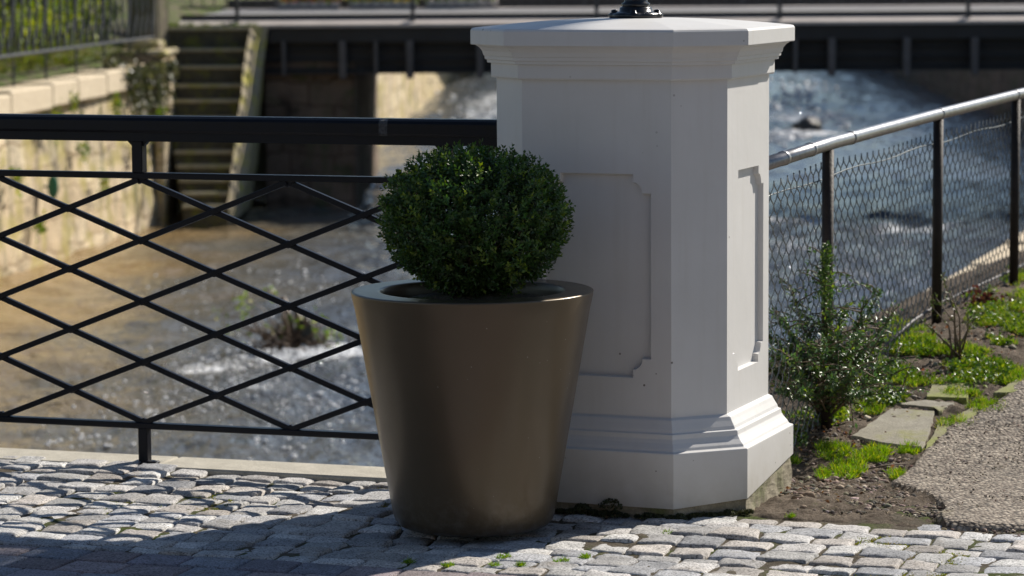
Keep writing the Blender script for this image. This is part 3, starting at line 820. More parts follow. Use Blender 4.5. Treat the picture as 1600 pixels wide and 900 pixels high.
# flat-hipped top: continue to the lamp seat
b = MB()
top = [p + UZ * kz(1.3096) for p in octo(.055)]
NS = 6
for s_ in range(NS + 1):
    t = s_ / NS
    for p in top:
        c_ = Vector((PC.x, PC.y, kz(1.332)))
        qd = p.lerp(c_, t * .80); qd.z = kz(1.3096) + (kz(1.332) - kz(1.3096)) * (math.sin(t * math.pi / 2) * .97)
        b.v.append(tuple(qd))
for i in range(NS):
    for k in range(8): b.f.append((i * 8 + k, i * 8 + (k + 1) % 8, (i + 1) * 8 + (k + 1) % 8, (i + 1) * 8 + k))
b.f.append(tuple(range(NS * 8, NS * 8 + 8)))
b.build('cap_top', M['white'], pillar)
soften(cap, .0006, 1)

# moss crumbs along the foot of the pillar
def clump_mesh(pts, rad, n, flat=.6):
    b = MB()
    for (x, y, z), r_ in zip(pts, rad):
        for j in range(n):
            a = random.uniform(0, 6.28); el = random.uniform(-.2, 1.4); rr = r_ * random.uniform(.6, 1)
            c_ = Vector((x + rr * math.cos(a) * math.cos(el), y + rr * math.sin(a) * math.cos(el), z + rr * math.sin(el) * flat))
            s_ = random.uniform(.0025, .006)
            d1 = Vector((random.uniform(-1, 1), random.uniform(-1, 1), random.uniform(-1, 1))).normalized(); d2 = d1.orthogonal().normalized()
            b.add([c_ - d1 * s_, c_ + d2 * s_ * .7, c_ + d1 * s_, c_ - d2 * s_ * .7], [(0, 1, 2, 3)])
    return b
O7 = octo(.078)
pts = []; rad = []
for k in (1, 2):
    for t in np.linspace(0.02, .98, 16):
        p = O7[k].lerp(O7[k + 1], float(t)); pts.append((p.x, p.y, -.004)); rad.append(random.uniform(.008, .022))
p = O7[1].lerp(O7[2], .64); pts.append((p.x, p.y + .004, .018)); rad.append(.036)
p = O7[1].lerp(O7[2], .47); pts.append((p.x, p.y + .004, .008)); rad.append(.024)
mb_ = clump_mesh(pts, rad, 170)
mc = np.tile(np.array([[.06, .065, .028]]), (len(mb_.v), 1)) * rng.uniform(.4, 1.6, (len(mb_.v), 1))
kind(mb_.build('moss', M['softleaf'], cols=mc), 'stuff', 'dark moss and crumbs gathered along the foot of the white pillar', 'moss')

# ------------------------------------------------------------------ lamp post on the pillar
LP = Vector((PC.x + .005, PC.y, kz(1.332) - .002))
lamp = thing('street_lamp', 'black cast-iron lamp post with lobed foot standing on the white pillar cap', 'street lamp', tuple(LP))
b = MB()
def lob(a, z): return .17 * max(0, math.cos(a * 4 + .6)) ** 2 if z < .02 else 0
b.lathe([(.062, 0), (.066, .006), (.066, .012), (.055, .018), (.046, .020), (.045, .030), (.038, .034)], LP, 64, True, True, lob)
b.build('foot_flange', M['cast'], lamp, True)
for k in range(4):
    a = -.15 + k * math.pi / 2
    b = MB(); c_ = LP + Vector((.060 * math.cos(a), .060 * math.sin(a), .010))
    b.lathe([(.013, 0), (.013, .006), (.009, .007), (.009, .013), (.004, .015)], c_, 12, False, True)
    b.build('bolt', M['cast'], lamp, True)
b = MB()
b.lathe([(.036, .030), (.040, .036), (.040, .042), (.033, .046), (.033, .056), (.037, .061), (.037, .067), (.032, .071), (.034, .085), (.040, .095), (.041, .12), (.034, .15),
         (.027, .17), (.026, .55), (.034, .56), (.034, .58), (.024, .6), (.021, 1.9), (.03, 1.92), (.03, 1.95), (.018, 1.97), (.018, 2.1), (.07, 2.16), (.07, 2.18)], LP, 32, False, True)
b.build('column', M['cast'], lamp, True)
b = MB(); b.lathe([(.09, 2.18), (.15, 2.55), (.15, 2.56)], LP, 6, True, True); b.build('lantern_glass', plain('frosted_glass', (.6, .6, .58), .2), lamp)
b = MB(); b.lathe([(.18, 2.56), (.10, 2.68), (.04, 2.72), (.02, 2.8)], LP, 6, True, True); b.build('lantern_roof', M['cast'], lamp)

# ------------------------------------------------------------------ planter
PL = Vector((-.1045, 7.975, -.001))
ZR = .630 - PL.z
planter = thing('planter', 'large round tapering bronze-brown planter on the setts in front of the white pillar', 'planter', tuple(PL))
RO, RI, RB = .3205, .243, .214
prof = [(.0, .006), (RB - .05, .004), (RB - .030, .004), (RB - .014, .010), (RB - .004, .022), (RB + .002, .042)]
for k in range(1, 14):
    t = k / 14; prof.append((RB + .002 + (RO - .0025 - RB - .002) * t, .042 + (ZR - .006 - .042) * t))
prof += [(RO - .0016, ZR - .012), (RO - .0012, ZR - .006), (RO - .0005, ZR - .0035), (RO - .002, ZR - .0012), (RO - .005, ZR), (RO - .009, ZR), (RI + .012, ZR), (RI + .006, ZR - .0), (RI + .002, ZR - .001), (RI, ZR - .004), (RI - .002, ZR - .02), (RI - .012, ZR - .12)]
b = MB(); b.lathe(prof, PL, 128)
po = b.build('body', M['bronze'], planter, True)
so = MB()
X, Y = np.meshgrid(np.linspace(-1, 1, 60), np.linspace(-1, 1, 60)); rr = np.maximum(np.abs(X), np.abs(Y)); an = np.arctan2(Y, X)
Rr = (RI - .004) * rr
Zs = PL.z + ZR - .040 + .010 * fbm(X * 6, Y * 6, 4, 3) + .03 * (1 - rr ** 2)
V = np.stack([PL.x + Rr * np.cos(an), PL.y + Rr * np.sin(an), Zs], -1).reshape(-1, 3)
i = np.arange(59)[:, None] * 60 + np.arange(59)[None, :]
mesh_np('potting_soil', V, np.stack([i, i + 1, i + 61, i + 60], -1).reshape(-1, 4), M['joint'], planter, True)

# ------------------------------------------------------------------ leaves
def leaves(P, D, Nn, Ln, Wd, cols, fold=.25):
    """P base (n,3), D direction, Nn rough normal; returns arrays for a 5-vertex folded leaf"""
    D = D / np.linalg.norm(D, axis=1, keepdims=True)
    S = np.cross(D, Nn); S /= (np.linalg.norm(S, axis=1, keepdims=True) + 1e-9); N2 = np.cross(S, D)
    Ln = Ln[:, None]; Wd = Wd[:, None]
    b0 = P; Lf = P + D * Ln * .5 + S * Wd * .5 + N2 * Wd * fold; Rt = P + D * Ln * .5 - S * Wd * .5 + N2 * Wd * fold
    T = P + D * Ln - N2 * Ln * .08; Cn = P + D * Ln * .5
    V = np.stack([b0, Lf, T, Cn, Rt], 1).reshape(-1, 3)
    n = len(P); k = np.arange(n)[:, None] * 5
    Fq = np.concatenate([k + np.array([[0, 3, 2, 1]]), k + np.array([[0, 4, 2, 3]])])
    return V, Fq, np.repeat(cols, 5, axis=0)
def rdir(n): 
    v = rng.normal(size=(n, 3)); return v / np.linalg.norm(v, axis=1, keepdims=True)
def leafcols(n, base, var=.35, alt=None, pa=.1):
    c = np.tile(np.array(base, float), (n, 1)) * rng.uniform(1 - var, 1 + var, (n, 1)) * rng.uniform(.9, 1.1, (n, 3))
    if alt is not None:
        mk = rng.random(n) < pa; c[mk] = np.array(alt) * rng.uniform(.7, 1.3, (mk.sum(), 1))
    return c

def bush():
    c0 = np.array([-.0965, 7.985, .822])
    root = thing('boxwood', 'clipped round dark green boxwood ball growing in the bronze planter', 'shrub', (PL.x, PL.y, PL.z + ZR - .03))
    # sprigs: short shoots ending on an uneven shell, carrying leaf pairs
    NSP = 2300
    d = rdir(NSP)
    th = np.arctan2(d[:, 1], d[:, 0]); ph = d[:, 2]
    lump = 1 + .05 * fbm(th * 1.3 + 5, ph * 2.6, 3, 61) + .035 * fbm(th * 5, ph * 6, 2, 67)
    # flatter right shoulder, fuller belly to the right low, tucked under
    rx = .246; rz = np.where(ph > 0, .182, .200)
    tip = np.stack([d[:, 0] * rx, d[:, 1] * rx, d[:, 2] * rz], -1) * lump[:, None]
    sq = 1 + .07 * (np.abs(d[:, 0]) * np.abs(d[:, 2]))         # squarer shoulders
    tip *= sq[:, None]
    tip *= rng.uniform(.91, 1.022, (NSP, 1)) ** np.where(rng.random((NSP, 1)) < .35, 2.2, 1)
    low = tip[:, 2] < -.12
    tip[low, :2] *= .96
    tipw = c0 + tip
    out = tip / np.linalg.norm(tip, axis=1, keepdims=True)
    sd = out * .75 + np.array([0, 0, .45]) + rng.normal(size=(NSP, 3)) * .28
    sd /= np.linalg.norm(sd, axis=1, keepdims=True)
    Ps, Ds, Ns, Ls, Ws, Cs = [], [], [], [], [], []
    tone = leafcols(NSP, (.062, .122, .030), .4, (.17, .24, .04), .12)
    for k in range(7):
        base = tipw - sd * (k * .0085)
        a = rng.uniform(0, 6.28, NSP) if k == 0 else a + 1.57
        e1 = np.cross(sd, rdir(NSP)); e1 /= np.linalg.norm(e1, axis=1, keepdims=True)
        if k == 0: E1 = e1; E2 = np.cross(sd, E1)
        for s_ in (1, -1):
            lat = (E1 * np.cos(a)[:, None] + E2 * np.sin(a)[:, None]) * s_
            D = sd * (1.1 if k < 2 else .55) + lat * (1.0 if k > 0 else .5) + rng.normal(size=(NSP, 3)) * .18
            Ps.append(base); Ds.append(D); Ns.append(sd + rng.normal(size=(NSP, 3)) * .25)
            Ls.append(rng.uniform(.010, .0165, NSP)); Ws.append(rng.uniform(.0055, .0085, NSP))
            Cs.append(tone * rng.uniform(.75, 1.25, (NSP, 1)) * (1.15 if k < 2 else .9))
    # inner fill
    NI = 9000
    q_ = rdir(NI); r_ = rng.uniform(.55, .92, (NI, 1))
    q_ = q_ * np.array([.245, .245, .178]) * r_; q_[q_[:, 2] < -.11, :2] *= .8
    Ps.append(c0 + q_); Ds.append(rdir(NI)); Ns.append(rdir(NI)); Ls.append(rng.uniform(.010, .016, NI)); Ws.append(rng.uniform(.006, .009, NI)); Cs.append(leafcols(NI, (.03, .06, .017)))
    # skirt of loose low growth down to the soil
    NL = 2600
    t = rng.uniform(0, 1, NL); an = rng.uniform(0, 6.28, NL); rad = .02 + .17 * t ** .8 * rng.uniform(.3, 1, NL)
    P = np.stack([PL.x + rad * np.cos(an), PL.y + rad * np.sin(an), .60 + .10 * t], -1)
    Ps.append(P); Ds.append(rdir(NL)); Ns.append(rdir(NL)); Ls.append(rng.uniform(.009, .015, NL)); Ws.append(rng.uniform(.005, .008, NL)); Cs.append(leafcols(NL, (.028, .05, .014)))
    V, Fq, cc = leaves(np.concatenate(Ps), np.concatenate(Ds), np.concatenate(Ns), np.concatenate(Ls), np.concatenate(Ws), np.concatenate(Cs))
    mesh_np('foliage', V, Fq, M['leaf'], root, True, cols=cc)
    b = MB()
    for k in range(46):
        a = random.uniform(0, 6.28); r0 = random.uniform(0, .03); dd = rdir(1)[0]
        e = c0 + np.array([dd[0] * .235, dd[1] * .235, dd[2] * .12 + (.02)])
        s0 = Vector((PL.x + r0 * math.cos(a), PL.y + r0 * math.sin(a), .585)); e = Vector(e)
        mid = s0.lerp(e, .45) + Vector((0, 0, .02 if e.z > s0.z + .1 else -.0))
        b.tube([s0, mid, e], [.0045, .003, .0012], 5)
    b.build('stems', M['twig'], root, True)
bush()

# ------------------------------------------------------------------ black lattice railing
railing = thing('railing', 'black steel railing with diamond lattice on the pale kerb, ending at the white pillar', 'railing', (RP.x, RP.y, .02))
def rp(s, z, off=0): return RP + RD * s + UZ * z + RN * off
AX = (RD, RN, UZ)
S0, S1 = -6.6, 1.125
# end the rail in the pillar shaft
def bar(s0, s1, z0, z1, dpt, name, bev=.002, off=0):
    b = MB(); b.box(rp((s0 + s1) / 2, (z0 + z1) / 2, off), (s1 - s0, dpt, z1 - z0), ax=AX, bev=bev); return b.build(name, M['black'], railing)
hb = MB()
# handrail: rounded top section over a grooved lower one
sec = [(-.030, .995), (-.034, 1.002), (-.034, 1.030), (-.030, 1.038), (-.020, 1.044), (.020, 1.044), (.030, 1.038), (.034, 1.030), (.034, 1.002), (.030, .995)]
sec2 = [(-.026, .969), (-.026, .9945), (.026, .9945), (.026, .969)]
for sc_, in ((sec,), (sec2,)):
    hb.prism(sc_, RN, UZ, RD, RP + RD * S0, S1 - S0)
b_ = hb; ho = b_.build('handrail', M['black'], railing)
bar(S0, S1 - .01, .858, .876, .030, 'mid_rail')
bar(S0, S1 - .01, .112, .130, .030, 'bottom_rail')
HS, VS = .2362, .0908
ztop, zbot = .867, .121
k0 = -28
for s_, nm in [(-.9448 * j, 'post') for j in range(0, 7)] + [(.9448 + .018, 'post'), (1.085, 'post')]:
    b = MB(); b.box(rp(s_, (.114 + .006) / 2), (.030, .030, .108), ax=AX, bev=.002)
    foot_ = b.build('foot', M['black'], railing)
    if s_ > -3: 
        b = MB(); b.lathe([(.017, 0), (.017, .004), (.012, .006)], rp(s_ + .026, .0122, -.012), 10, False, True); b.build('bolt', M['black'], foot_)
    b = MB(); b.box(rp(s_, .0085), (.075, .055, .007), ax=AX, bev=.002); b.build('base_plate', M['black'], foot_)
    b = MB(); b.box(rp(s_, .9225), (.034, .034, .093), ax=AX, bev=.002)
    # small welded gussets
    for sg in (-1, 1):
        b.prism([(0, 0), (.016 * sg, 0), (0, -.016)] if sg > 0 else [(0, 0), (0, -.016), (-.016, 0)], RD, UZ, RN, rp(s_ + .017 * sg, .969, -.010), .020)
    b.build('post', M['black'], railing)
slope = VS / HS
def seg_poly(p, q_, wd):
    d = (Vector(q_) - Vector(p)); n_ = Vector((-d.y, d.x)).normalized() * wd / 2
    return [(p[0] - n_.x, p[1] - n_.y), (q_[0] - n_.x, q_[1] - n_.y), (q_[0] + n_.x, q_[1] + n_.y), (p[0] + n_.x, p[1] + n_.y)]
wd = .0165
for pnl in range(7):
    a0 = -.9448 * pnl; a1 = a0 + .9448
    b = MB(); zt, zb = .8585, .1295; Hh = zt - zb
    run = (Hh) / (VS * 8) * HS * 8
    for i_ in range(-12, 14):
        for sg in (1, -1):
            # bar passes through (a0 + i*2*HS, zt) going down
            x0 = a0 + i_ * 2 * HS; y0 = .8555
            # clip to [a0,a1] x [zb,zt]
            pts_ = []
            def zat(x): return y0 - sg * (x - x0) * slope
            xs_ = sorted([x0, x0 + sg * (y0 - zb) / slope])
            xa, xb = max(xs_[0], a0), min(xs_[1], a1)
            if xb - xa < .02: continue
            off = .004 if sg > 0 else -.004
            b.prism(seg_poly((xa, zat(xa)), (xb, zat(xb)), wd), RD, UZ, RN, RP + RN * (off - .008), .016)
    # rounded weld fillets at the crossings
    for r_ in range(9):
        for c_ in range(5):
            if (r_ + c_) % 2: continue
            x = a0 + c_ * HS; z = .8555 - r_ * VS
            if z < zb: z = zb
            if c_ in (0, 4) and pnl and c_ == 4: continue
            w_, h_ = .024, .0125
            poly = [(-w_, 0), (0, -h_), (w_, 0), (0, h_)]
            if r_ == 0: poly = [(-w_ * 1.3, .006), (0, -h_ * 1.2), (w_ * 1.3, .006)]
            if r_ == 8: poly = [(-w_ * 1.3, -.002), (w_ * 1.3, -.002), (0, h_ * 1.2)]
            b.prism([(x + px_, z + pz_) for px_, pz_ in poly], RD, UZ, RN, RP - RN * .0065, .013)
    lo = b.build('lattice_panel', M['black'], railing)
    md = lo.modifiers.new('bevel', 'BEVEL'); md.width = .0018; md.segments = 2
# taped spot on the handrail, little glints
b = MB(); b.prism([(y * 1.012, 1.020 + (z - 1.020) * 1.02) for y, z in sec], RN, UZ, RD, rp(.770, 0), .026)
b.build('clear_tape', plain('clear_tape', (.05, .05, .055), .12, 0, .6, 160, 1, .003), railing)

# ------------------------------------------------------------------ chain-link fence on the right
cf = thing('chain_link_fence', 'chain-link fence with galvanised top pipe along the river right of the pillar', 'fence', (FP[1].x, FP[1].y, 0))
def fpos(s): # along the fence from FP[0]
    p = FP[0]; 
    for q_ in FP[1:]:
        l = (q_ - p).length
        if s <= l or q_ is FP[-1]: return p + (q_ - p) * (s / l)
        s -= l; p = q_
FL = sum((b_ - a_).length for a_, b_ in zip(FP, FP[1:]))
b = MB()
PZ = [.903, .921, .938, .950, .962, .974]
FS = [0]
for p_, q_ in zip(FP, FP[1:]): FS.append(FS[-1] + (q_ - p_).length)
def ztop(s_): return float(np.interp(s_, FS, PZ))
b.tube([p + UZ * z_ for p, z_ in zip(FP, PZ)], .0205, 14); b.build('top_pipe', M['galv'], cf, True)
for s_ in (.22, .52, 1.0, 2.24, 3.5):
    p = fpos(s_); zt_ = ztop(s_); b = MB(); b.tube([p + UZ * zt_ - FD * .012, p + UZ * zt_ + FD * .012], .0225, 14); b.build('pipe_sleeve', M['galv'], cf, True)
for p, zt_ in zip(FP[1:], PZ[1:]):
    g0 = float(gh(p.x, p.y)); b = MB(); b.tube([p + UZ * (g0 - .05), p + UZ * (zt_ - .018)], .0185, 12); b.build('post', M['rust'], cf, True)
b = MB()
for s_ in np.linspace(.9, FL, 12): pass
b.tube([Vector((p.x, p.y, float(gh(p.x, p.y)) + .045)) + Vector((-.03, .01, 0)) for p in [fpos(float(t)) for t in np.linspace(1.6, FL, 14)]], .006, 8)
b.build('bottom_pipe', M['stiff'], cf, True)
def mesh_wire():
    W = .0355; n = int(FL / W); Vs = []; Fs = []; nb = 0
    nrm = np.array([FD.y, -FD.x, 0])
    off0 = -.024                                # mesh hangs on the river side of the posts
    r_ = .0019
    for i_ in range(n):
        s_ = i_ * W + W / 2; p = np.array(fpos(s_)); g0 = float(gh(p[0], p[1])) + .01
        zs = np.arange(ztop(s_) - .068 + .006 * math.sin(s_ * 2.1), g0, -W / 2 * .98)
        k = np.arange(len(zs))
        wav = .006 * math.sin(s_ * 5.1) 
        # profile: peak, mid, peak ... sample 2 per half cell
        tri = np.where(k % 2 == 0, np.where((k // 2 + i_) % 2 == 0, 1., -1.), 0.)
        yo = np.where(k % 4 == 1, .0, 0.) + .0032 * np.where(k % 2 == 0, 0, np.where(((k // 2) + i_) % 2 == 0, 1, -1))
        pts = p[None, :2] + np.array(FD)[None, :2] * (tri * (W / 2 + .002))[:, None] + nrm[None, :2] * (yo + off0 + wav + .004 * np.sin(zs * 9 + s_ * 2))[:, None]
        pts = np.column_stack([pts, zs + .004 * math.sin(s_ * 3.3)])
        # tube with 4 sides, simple frame
        tdir = np.gradient(pts, axis=0); tdir /= np.linalg.norm(tdir, axis=1, keepdims=True)
        e1 = np.cross(tdir, nrm); e1 /= np.linalg.norm(e1, axis=1, keepdims=True); e2 = np.tile(nrm, (len(pts), 1))
        ring = [pts + (e1 * math.cos(a) + e2 * math.sin(a)) * r_ for a in np.arange(5) / 5 * 2 * math.pi]
        V = np.stack(ring, 1).reshape(-1, 3); m_ = len(pts)
        j = np.arange(m_ - 1)[:, None] * 5; a_ = np.arange(5)[None, :]; a2 = (a_ + 1) % 5
        Fq = np.stack([j + a_, j + a2, j + 5 + a2, j + 5 + a_], -1).reshape(-1, 4)
        Vs.append(V); Fs.append(Fq + nb); nb += len(V)
    mesh_np('wire_mesh', np.concatenate(Vs), np.concatenate(Fs), M['wire'], cf, True)
mesh_wire()
b = MB()
b.tube([fpos(float(t)) + UZ * (ztop(float(t)) - .108 + .005 * math.sin(t * 7)) + Vector((-.022, .008, 0)) for t in np.linspace(.02, FL, 40)], .0022, 6)
b.build('line_wire', M['wire'], cf, True)

# ------------------------------------------------------------------ background: river walls
def strip_wall(name, label, pts, z_lo, mat, th=.45, cap=None, capmat='sand_plain', capth=.28, out=.04, side=-1, joint=.9):
    """wall following plan points (x,y,ztop) at its river face; side=-1: body extends to -x"""
    root = thing(name, label, 'river wall', (pts[0][0], pts[0][1], z_lo))
    b = MB()
    n = 24; P = []
    for (x0, y0, z0), (x1, y1, z1) in zip(pts, pts[1:]):
        for k in range(n):
            t = k / n; P.append((x0 + (x1 - x0) * t, y0 + (y1 - y0) * t, z0 + (z1 - z0) * t))
    P.append(pts[-1]); rows = 12
    V = []; 
    for (x, y, zt) in P:
        for r_ in range(rows + 1):
            z = z_lo + (zt - capth - z_lo) * r_ / rows
            dx = .05 * float(fbm(np.array(y * 1.1), np.array(z * 2.3), 3, 71)) 
            V.append((x + dx * -side * 1.0 + side * .02 * (r_ / rows) * 3, y, z))
    f = []
    for i in range(len(P) - 1):
        for r_ in range(rows):
            a = i * (rows + 1) + r_; q_ = (a, a + rows + 1, a + rows + 2, a + 1)
            f.append(q_[::-1] if side < 0 else q_)
    b.add(V, f)
    # back and ends
    m_ = len(P)
    for i in (0, m_ - 1):
        x, y, zt = P[i]; b.add([(x - side * .0, y, z_lo), (x + side * th, y, z_lo), (x + side * th, y, zt - capth), (x, y, zt - capth)], [(0, 1, 2, 3) if (i == 0) == (side > 0) else (3, 2, 1, 0)])
    b.build('wall_face', M[mat], root, False)
    cb = MB(); L_ = 0
    tot = sum(math.dist(p[:2], q_[:2]) for p, q_ in zip(pts, pts[1:])); s0 = 0
    def at(s_):
        for p, q_ in zip(pts, pts[1:]):
            l = math.dist(p[:2], q_[:2])
            if s_ <= l + 1e-6: return Vector(p).lerp(Vector(q_), s_ / l)
            s_ -= l
        return Vector(pts[-1])
    random.seed(5)
    while s0 < tot - .05:
        l = min(random.uniform(joint * 1.0, joint * 1.9), tot - s0); a, c_ = at(s0 + .003), at(s0 + l - .003)
        d = (c_ - a); ex = Vector((d.x, d.y, 0)).normalized(); ey = Vector((-ex.y, ex.x, 0)); ez = UZ
        if side < 0: pass
        mid = (a + c_) / 2 + Vector((side * (th / 2 - out), 0, 0)); mid.z = (a.z + c_.z) / 2 - capth / 2 + random.uniform(-.012, .012)
        cb.box(mid, (d.length, th + out, capth), ax=(ex, ey, ez), bev=.02)
        s0 += l
    cb.build('coping', M[capmat], root)
    return root
lw = strip_wall('river_wall', 'sunlit sandstone block wall along the left bank before the steps', [(wallx(14), 14, .0), (wallx(33), 33, .035), (wallx(40.4), 40.4, .14)], ZW - .3, 'sand')
# pier at the wall end beside the steps
pr = thing('wall_pier', 'blocky sandstone pier with yellow lichen closing the left river wall beside the steps', 'pier', (-4.66, 41, ZW))
b = MB(); x1 = wallx(41)
b.box((x1 - .26, 41.15, -.95), (.60, 1.5, 2.3), bev=.03); b.build('pier_body', M['sand'], pr)
b = MB(); b.box((x1 - .25, 41.15, .255), (.68, 1.56, .09), bev=.03); b.box((x1 - .33, 41.5, .35), (.5, .8, .12), bev=.03); b.build('pier_cap', M['lichen'], pr)
# far wall beyond the bridge, sunlit
strip_wall('river_wall', 'pale sunlit river wall seen under the bridge beyond its dark abutment', [(-2.62, 49.95, .25), (-1.77, 85.7, .3), (-1.4, 125, .3)], ZW - .3, 'sand')
# right-hand walls
strip_wall('river_wall', 'low right river wall with ochre sunlit coping outside the chain-link fence', [(rwallx(9.6), 9.6, -.36), (rwallx(20), 20, -.30), (rwallx(40), 40, -.2)], ZW - .3, 'sand', th=.42, side=1, capth=.2)
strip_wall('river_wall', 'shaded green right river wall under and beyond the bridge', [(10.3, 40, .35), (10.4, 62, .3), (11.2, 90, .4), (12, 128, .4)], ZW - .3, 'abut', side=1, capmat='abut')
# sloping bank between fence and right wall, further away
def rb():
    ys = np.arange(13, 42, .25); us = np.linspace(0, 1, 24)
    V = []; 
    for y in ys:
        xa = rwallx(y) + .38; xb = xa + 2.9
        for u_ in us:
            x = xa + (xb - xa) * u_; V.append((x, y, -.34 + .56 * float(sstep(0, .5, u_))))
    V = np.array(V); V[:, 2] += .03 * fbm(V[:, 0] * 3, V[:, 1] * 3, 3, 77) - .02; n = len(us)
    i = np.arange(len(ys) - 1)[:, None] * n + np.arange(n - 1)[None, :]
    kind(mesh_np('river_bank', V, np.stack([i, i + 1, i + n + 1, i + n], -1).reshape(-1, 4), M['bank'], smooth=True), 'structure')
rb()

# ------------------------------------------------------------------ stone steps and abutment
steps = thing('stone_steps', 'dark mossy stone steps rising from the river beside the bridge', 'steps', (-4.0, 41, ZW))
VR = [47, 80, 107, 136, 160, 187, 214, 240, 262, 284, 305, 325, 345]
VL_ = [262, 285, 284, 282, 280, 280, 283, 286, 290, 294, 298, 300, 302]; VRr = [397, 388, 382, 377, 375, 372, 370, 368, 364, 360, 357, 354, 352]
NST = 12
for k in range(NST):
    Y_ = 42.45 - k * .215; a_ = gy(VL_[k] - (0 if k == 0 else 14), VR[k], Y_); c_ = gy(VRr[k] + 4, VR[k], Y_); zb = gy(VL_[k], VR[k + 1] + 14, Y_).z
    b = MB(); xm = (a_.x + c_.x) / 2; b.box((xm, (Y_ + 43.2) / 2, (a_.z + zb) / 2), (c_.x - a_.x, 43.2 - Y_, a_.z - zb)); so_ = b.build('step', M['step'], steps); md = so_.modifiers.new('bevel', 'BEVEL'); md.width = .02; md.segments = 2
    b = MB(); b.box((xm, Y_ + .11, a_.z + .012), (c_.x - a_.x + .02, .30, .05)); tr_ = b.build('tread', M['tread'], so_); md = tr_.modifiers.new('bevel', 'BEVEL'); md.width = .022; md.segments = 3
pw = thing('step_parapet', 'narrow lichen-yellow stone wing wall between the steps and the dark abutment', 'wing wall', (-3.55, 41, ZW))
b = MB(); rowsv = [42, 75, 110, 150, 190, 220, 265, 300, 340]
ul = [391, 387, 381, 375, 371, 368, 363, 358, 352]; ur = [420, 413, 407, 402, 397, 393, 387, 379, 372]
for k, v in enumerate(rowsv):
    Yk = 42.3 - 2.3 * k / 8; l_ = gy(ul[k] + random.uniform(-5, 5), v, Yk + random.uniform(-.06, .06)); r_ = gy(ur[k] + random.uniform(-2, 2), v, min(Yk + .45, 42.5)); bk = 42.55
    b.v += [tuple(l_), tuple(r_), (r_.x, bk + .02, r_.z), (l_.x, bk + .02, l_.z)]
for k in range(8):
    o = k * 4
    for j in range(4): b.f.append((o + j, o + 4 + j, o + 4 + (j + 1) % 4, o + (j + 1) % 4))
b.f.append((0, 1, 2, 3)); b.build('wing_face', M['lichen'], pw)
ab = thing('bridge_abutment', 'dark stained stone abutment under the left end of the bridge', 'abutment', (-2.8, 44, ZW))
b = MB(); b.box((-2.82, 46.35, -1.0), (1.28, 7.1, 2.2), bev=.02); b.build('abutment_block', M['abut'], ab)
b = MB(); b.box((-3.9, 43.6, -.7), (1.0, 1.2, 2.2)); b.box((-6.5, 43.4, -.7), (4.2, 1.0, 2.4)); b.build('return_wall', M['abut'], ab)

# ------------------------------------------------------------------ the bridge behind
br_ = thing('bridge', 'low road bridge with dark steel girder and pale parapet edge across the river', 'bridge', (4, 46, -.1))
def zrow(v, x=0.0, Y=42.6):  # height at the bridge face for picture row v (camera roll follows x slightly)
    return gy(800, v, Y).z
ZF0, ZF1, ZG = zrow(37.5), zrow(28.5), zrow(114)
BX0, BX1 = -4.62, 17.0
b = MB(); b.prism([(42.56, ZF0 - .03), (42.9, ZF0 - .03), (42.9, ZF1), (42.80, ZF1), (42.56, ZF0 + .012)], Vector((0, 1, 0)), UZ, Vector((1, 0, 0)), Vector((BX0, 0, 0)), BX1 - BX0); b.build('edge_beam', M['concrete'], br_)
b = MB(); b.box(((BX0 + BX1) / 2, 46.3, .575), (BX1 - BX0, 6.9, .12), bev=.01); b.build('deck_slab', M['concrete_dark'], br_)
b = MB(); b.box(((BX0 + BX1) / 2, 43.66, .660), (BX1 - BX0, 1.6, .055), bev=.02); b.box(((BX0 + BX1) / 2, 49.1, .665), (BX1 - BX0, 1.2, .055), bev=.02); b.build('footway', M['concrete'], br_)
b = MB(); b.box(((BX0 + BX1) / 2, 42.83, .688), (BX1 - BX0, .05, .07)); b.box(((BX0 + BX1) / 2, 49.93, .74), (BX1 - BX0, .06, .20)); b.build('edge_shade_strip', M['girder'], br_)  # dark strip added to paint in the shaded recess at the near footway edge
b = MB(); b.box(((BX0 + BX1) / 2, 46.48, .652), (BX1 - BX0, 4.0, .04)); b.build('carriageway', M['road'], br_)
GX0 = -3.45
def girder(yc, nm='girder'):
    b = MB(); gw = BX1 - GX0; xc = (BX1 + GX0) / 2
    b.box((xc, yc + .10, (ZG + ZF0) / 2), (gw, .03, ZF0 - ZG - .005))
    b.box((xc, yc - .01, zrow(52)), (gw, .20, zrow(37.5) - zrow(62) ))
    for v in (76, 93, 108): b.box((xc, yc + .05, zrow(v)), (gw, .08, .045), bev=.01)
    b.box((xc, yc + .0, ZG + .015), (gw, .26, .03)); return b.build(nm, M['girder'], br_)
girder(42.75); girder(45.2); girder(47.6); girder(49.5)
for k, u in enumerate([443, 535, 587, 640, 750, 855, 965, 1075, 1188 + 55, 1300, 1417, 1523, 1632, 1740, 1850, 1960]):
    x = gy(u, 80, 42.62).x; thin = u in (587, 1243, 443)
    b = MB(); w_ = .055 if thin else .10
    b.box((x, 42.66, (zrow(62) + ZG - (.02 if thin else .07)) / 2), (w_, .14, zrow(62) - ZG + (.02 if thin else .07)), bev=.008); b.build('stiffener', M['stiff'], br_)
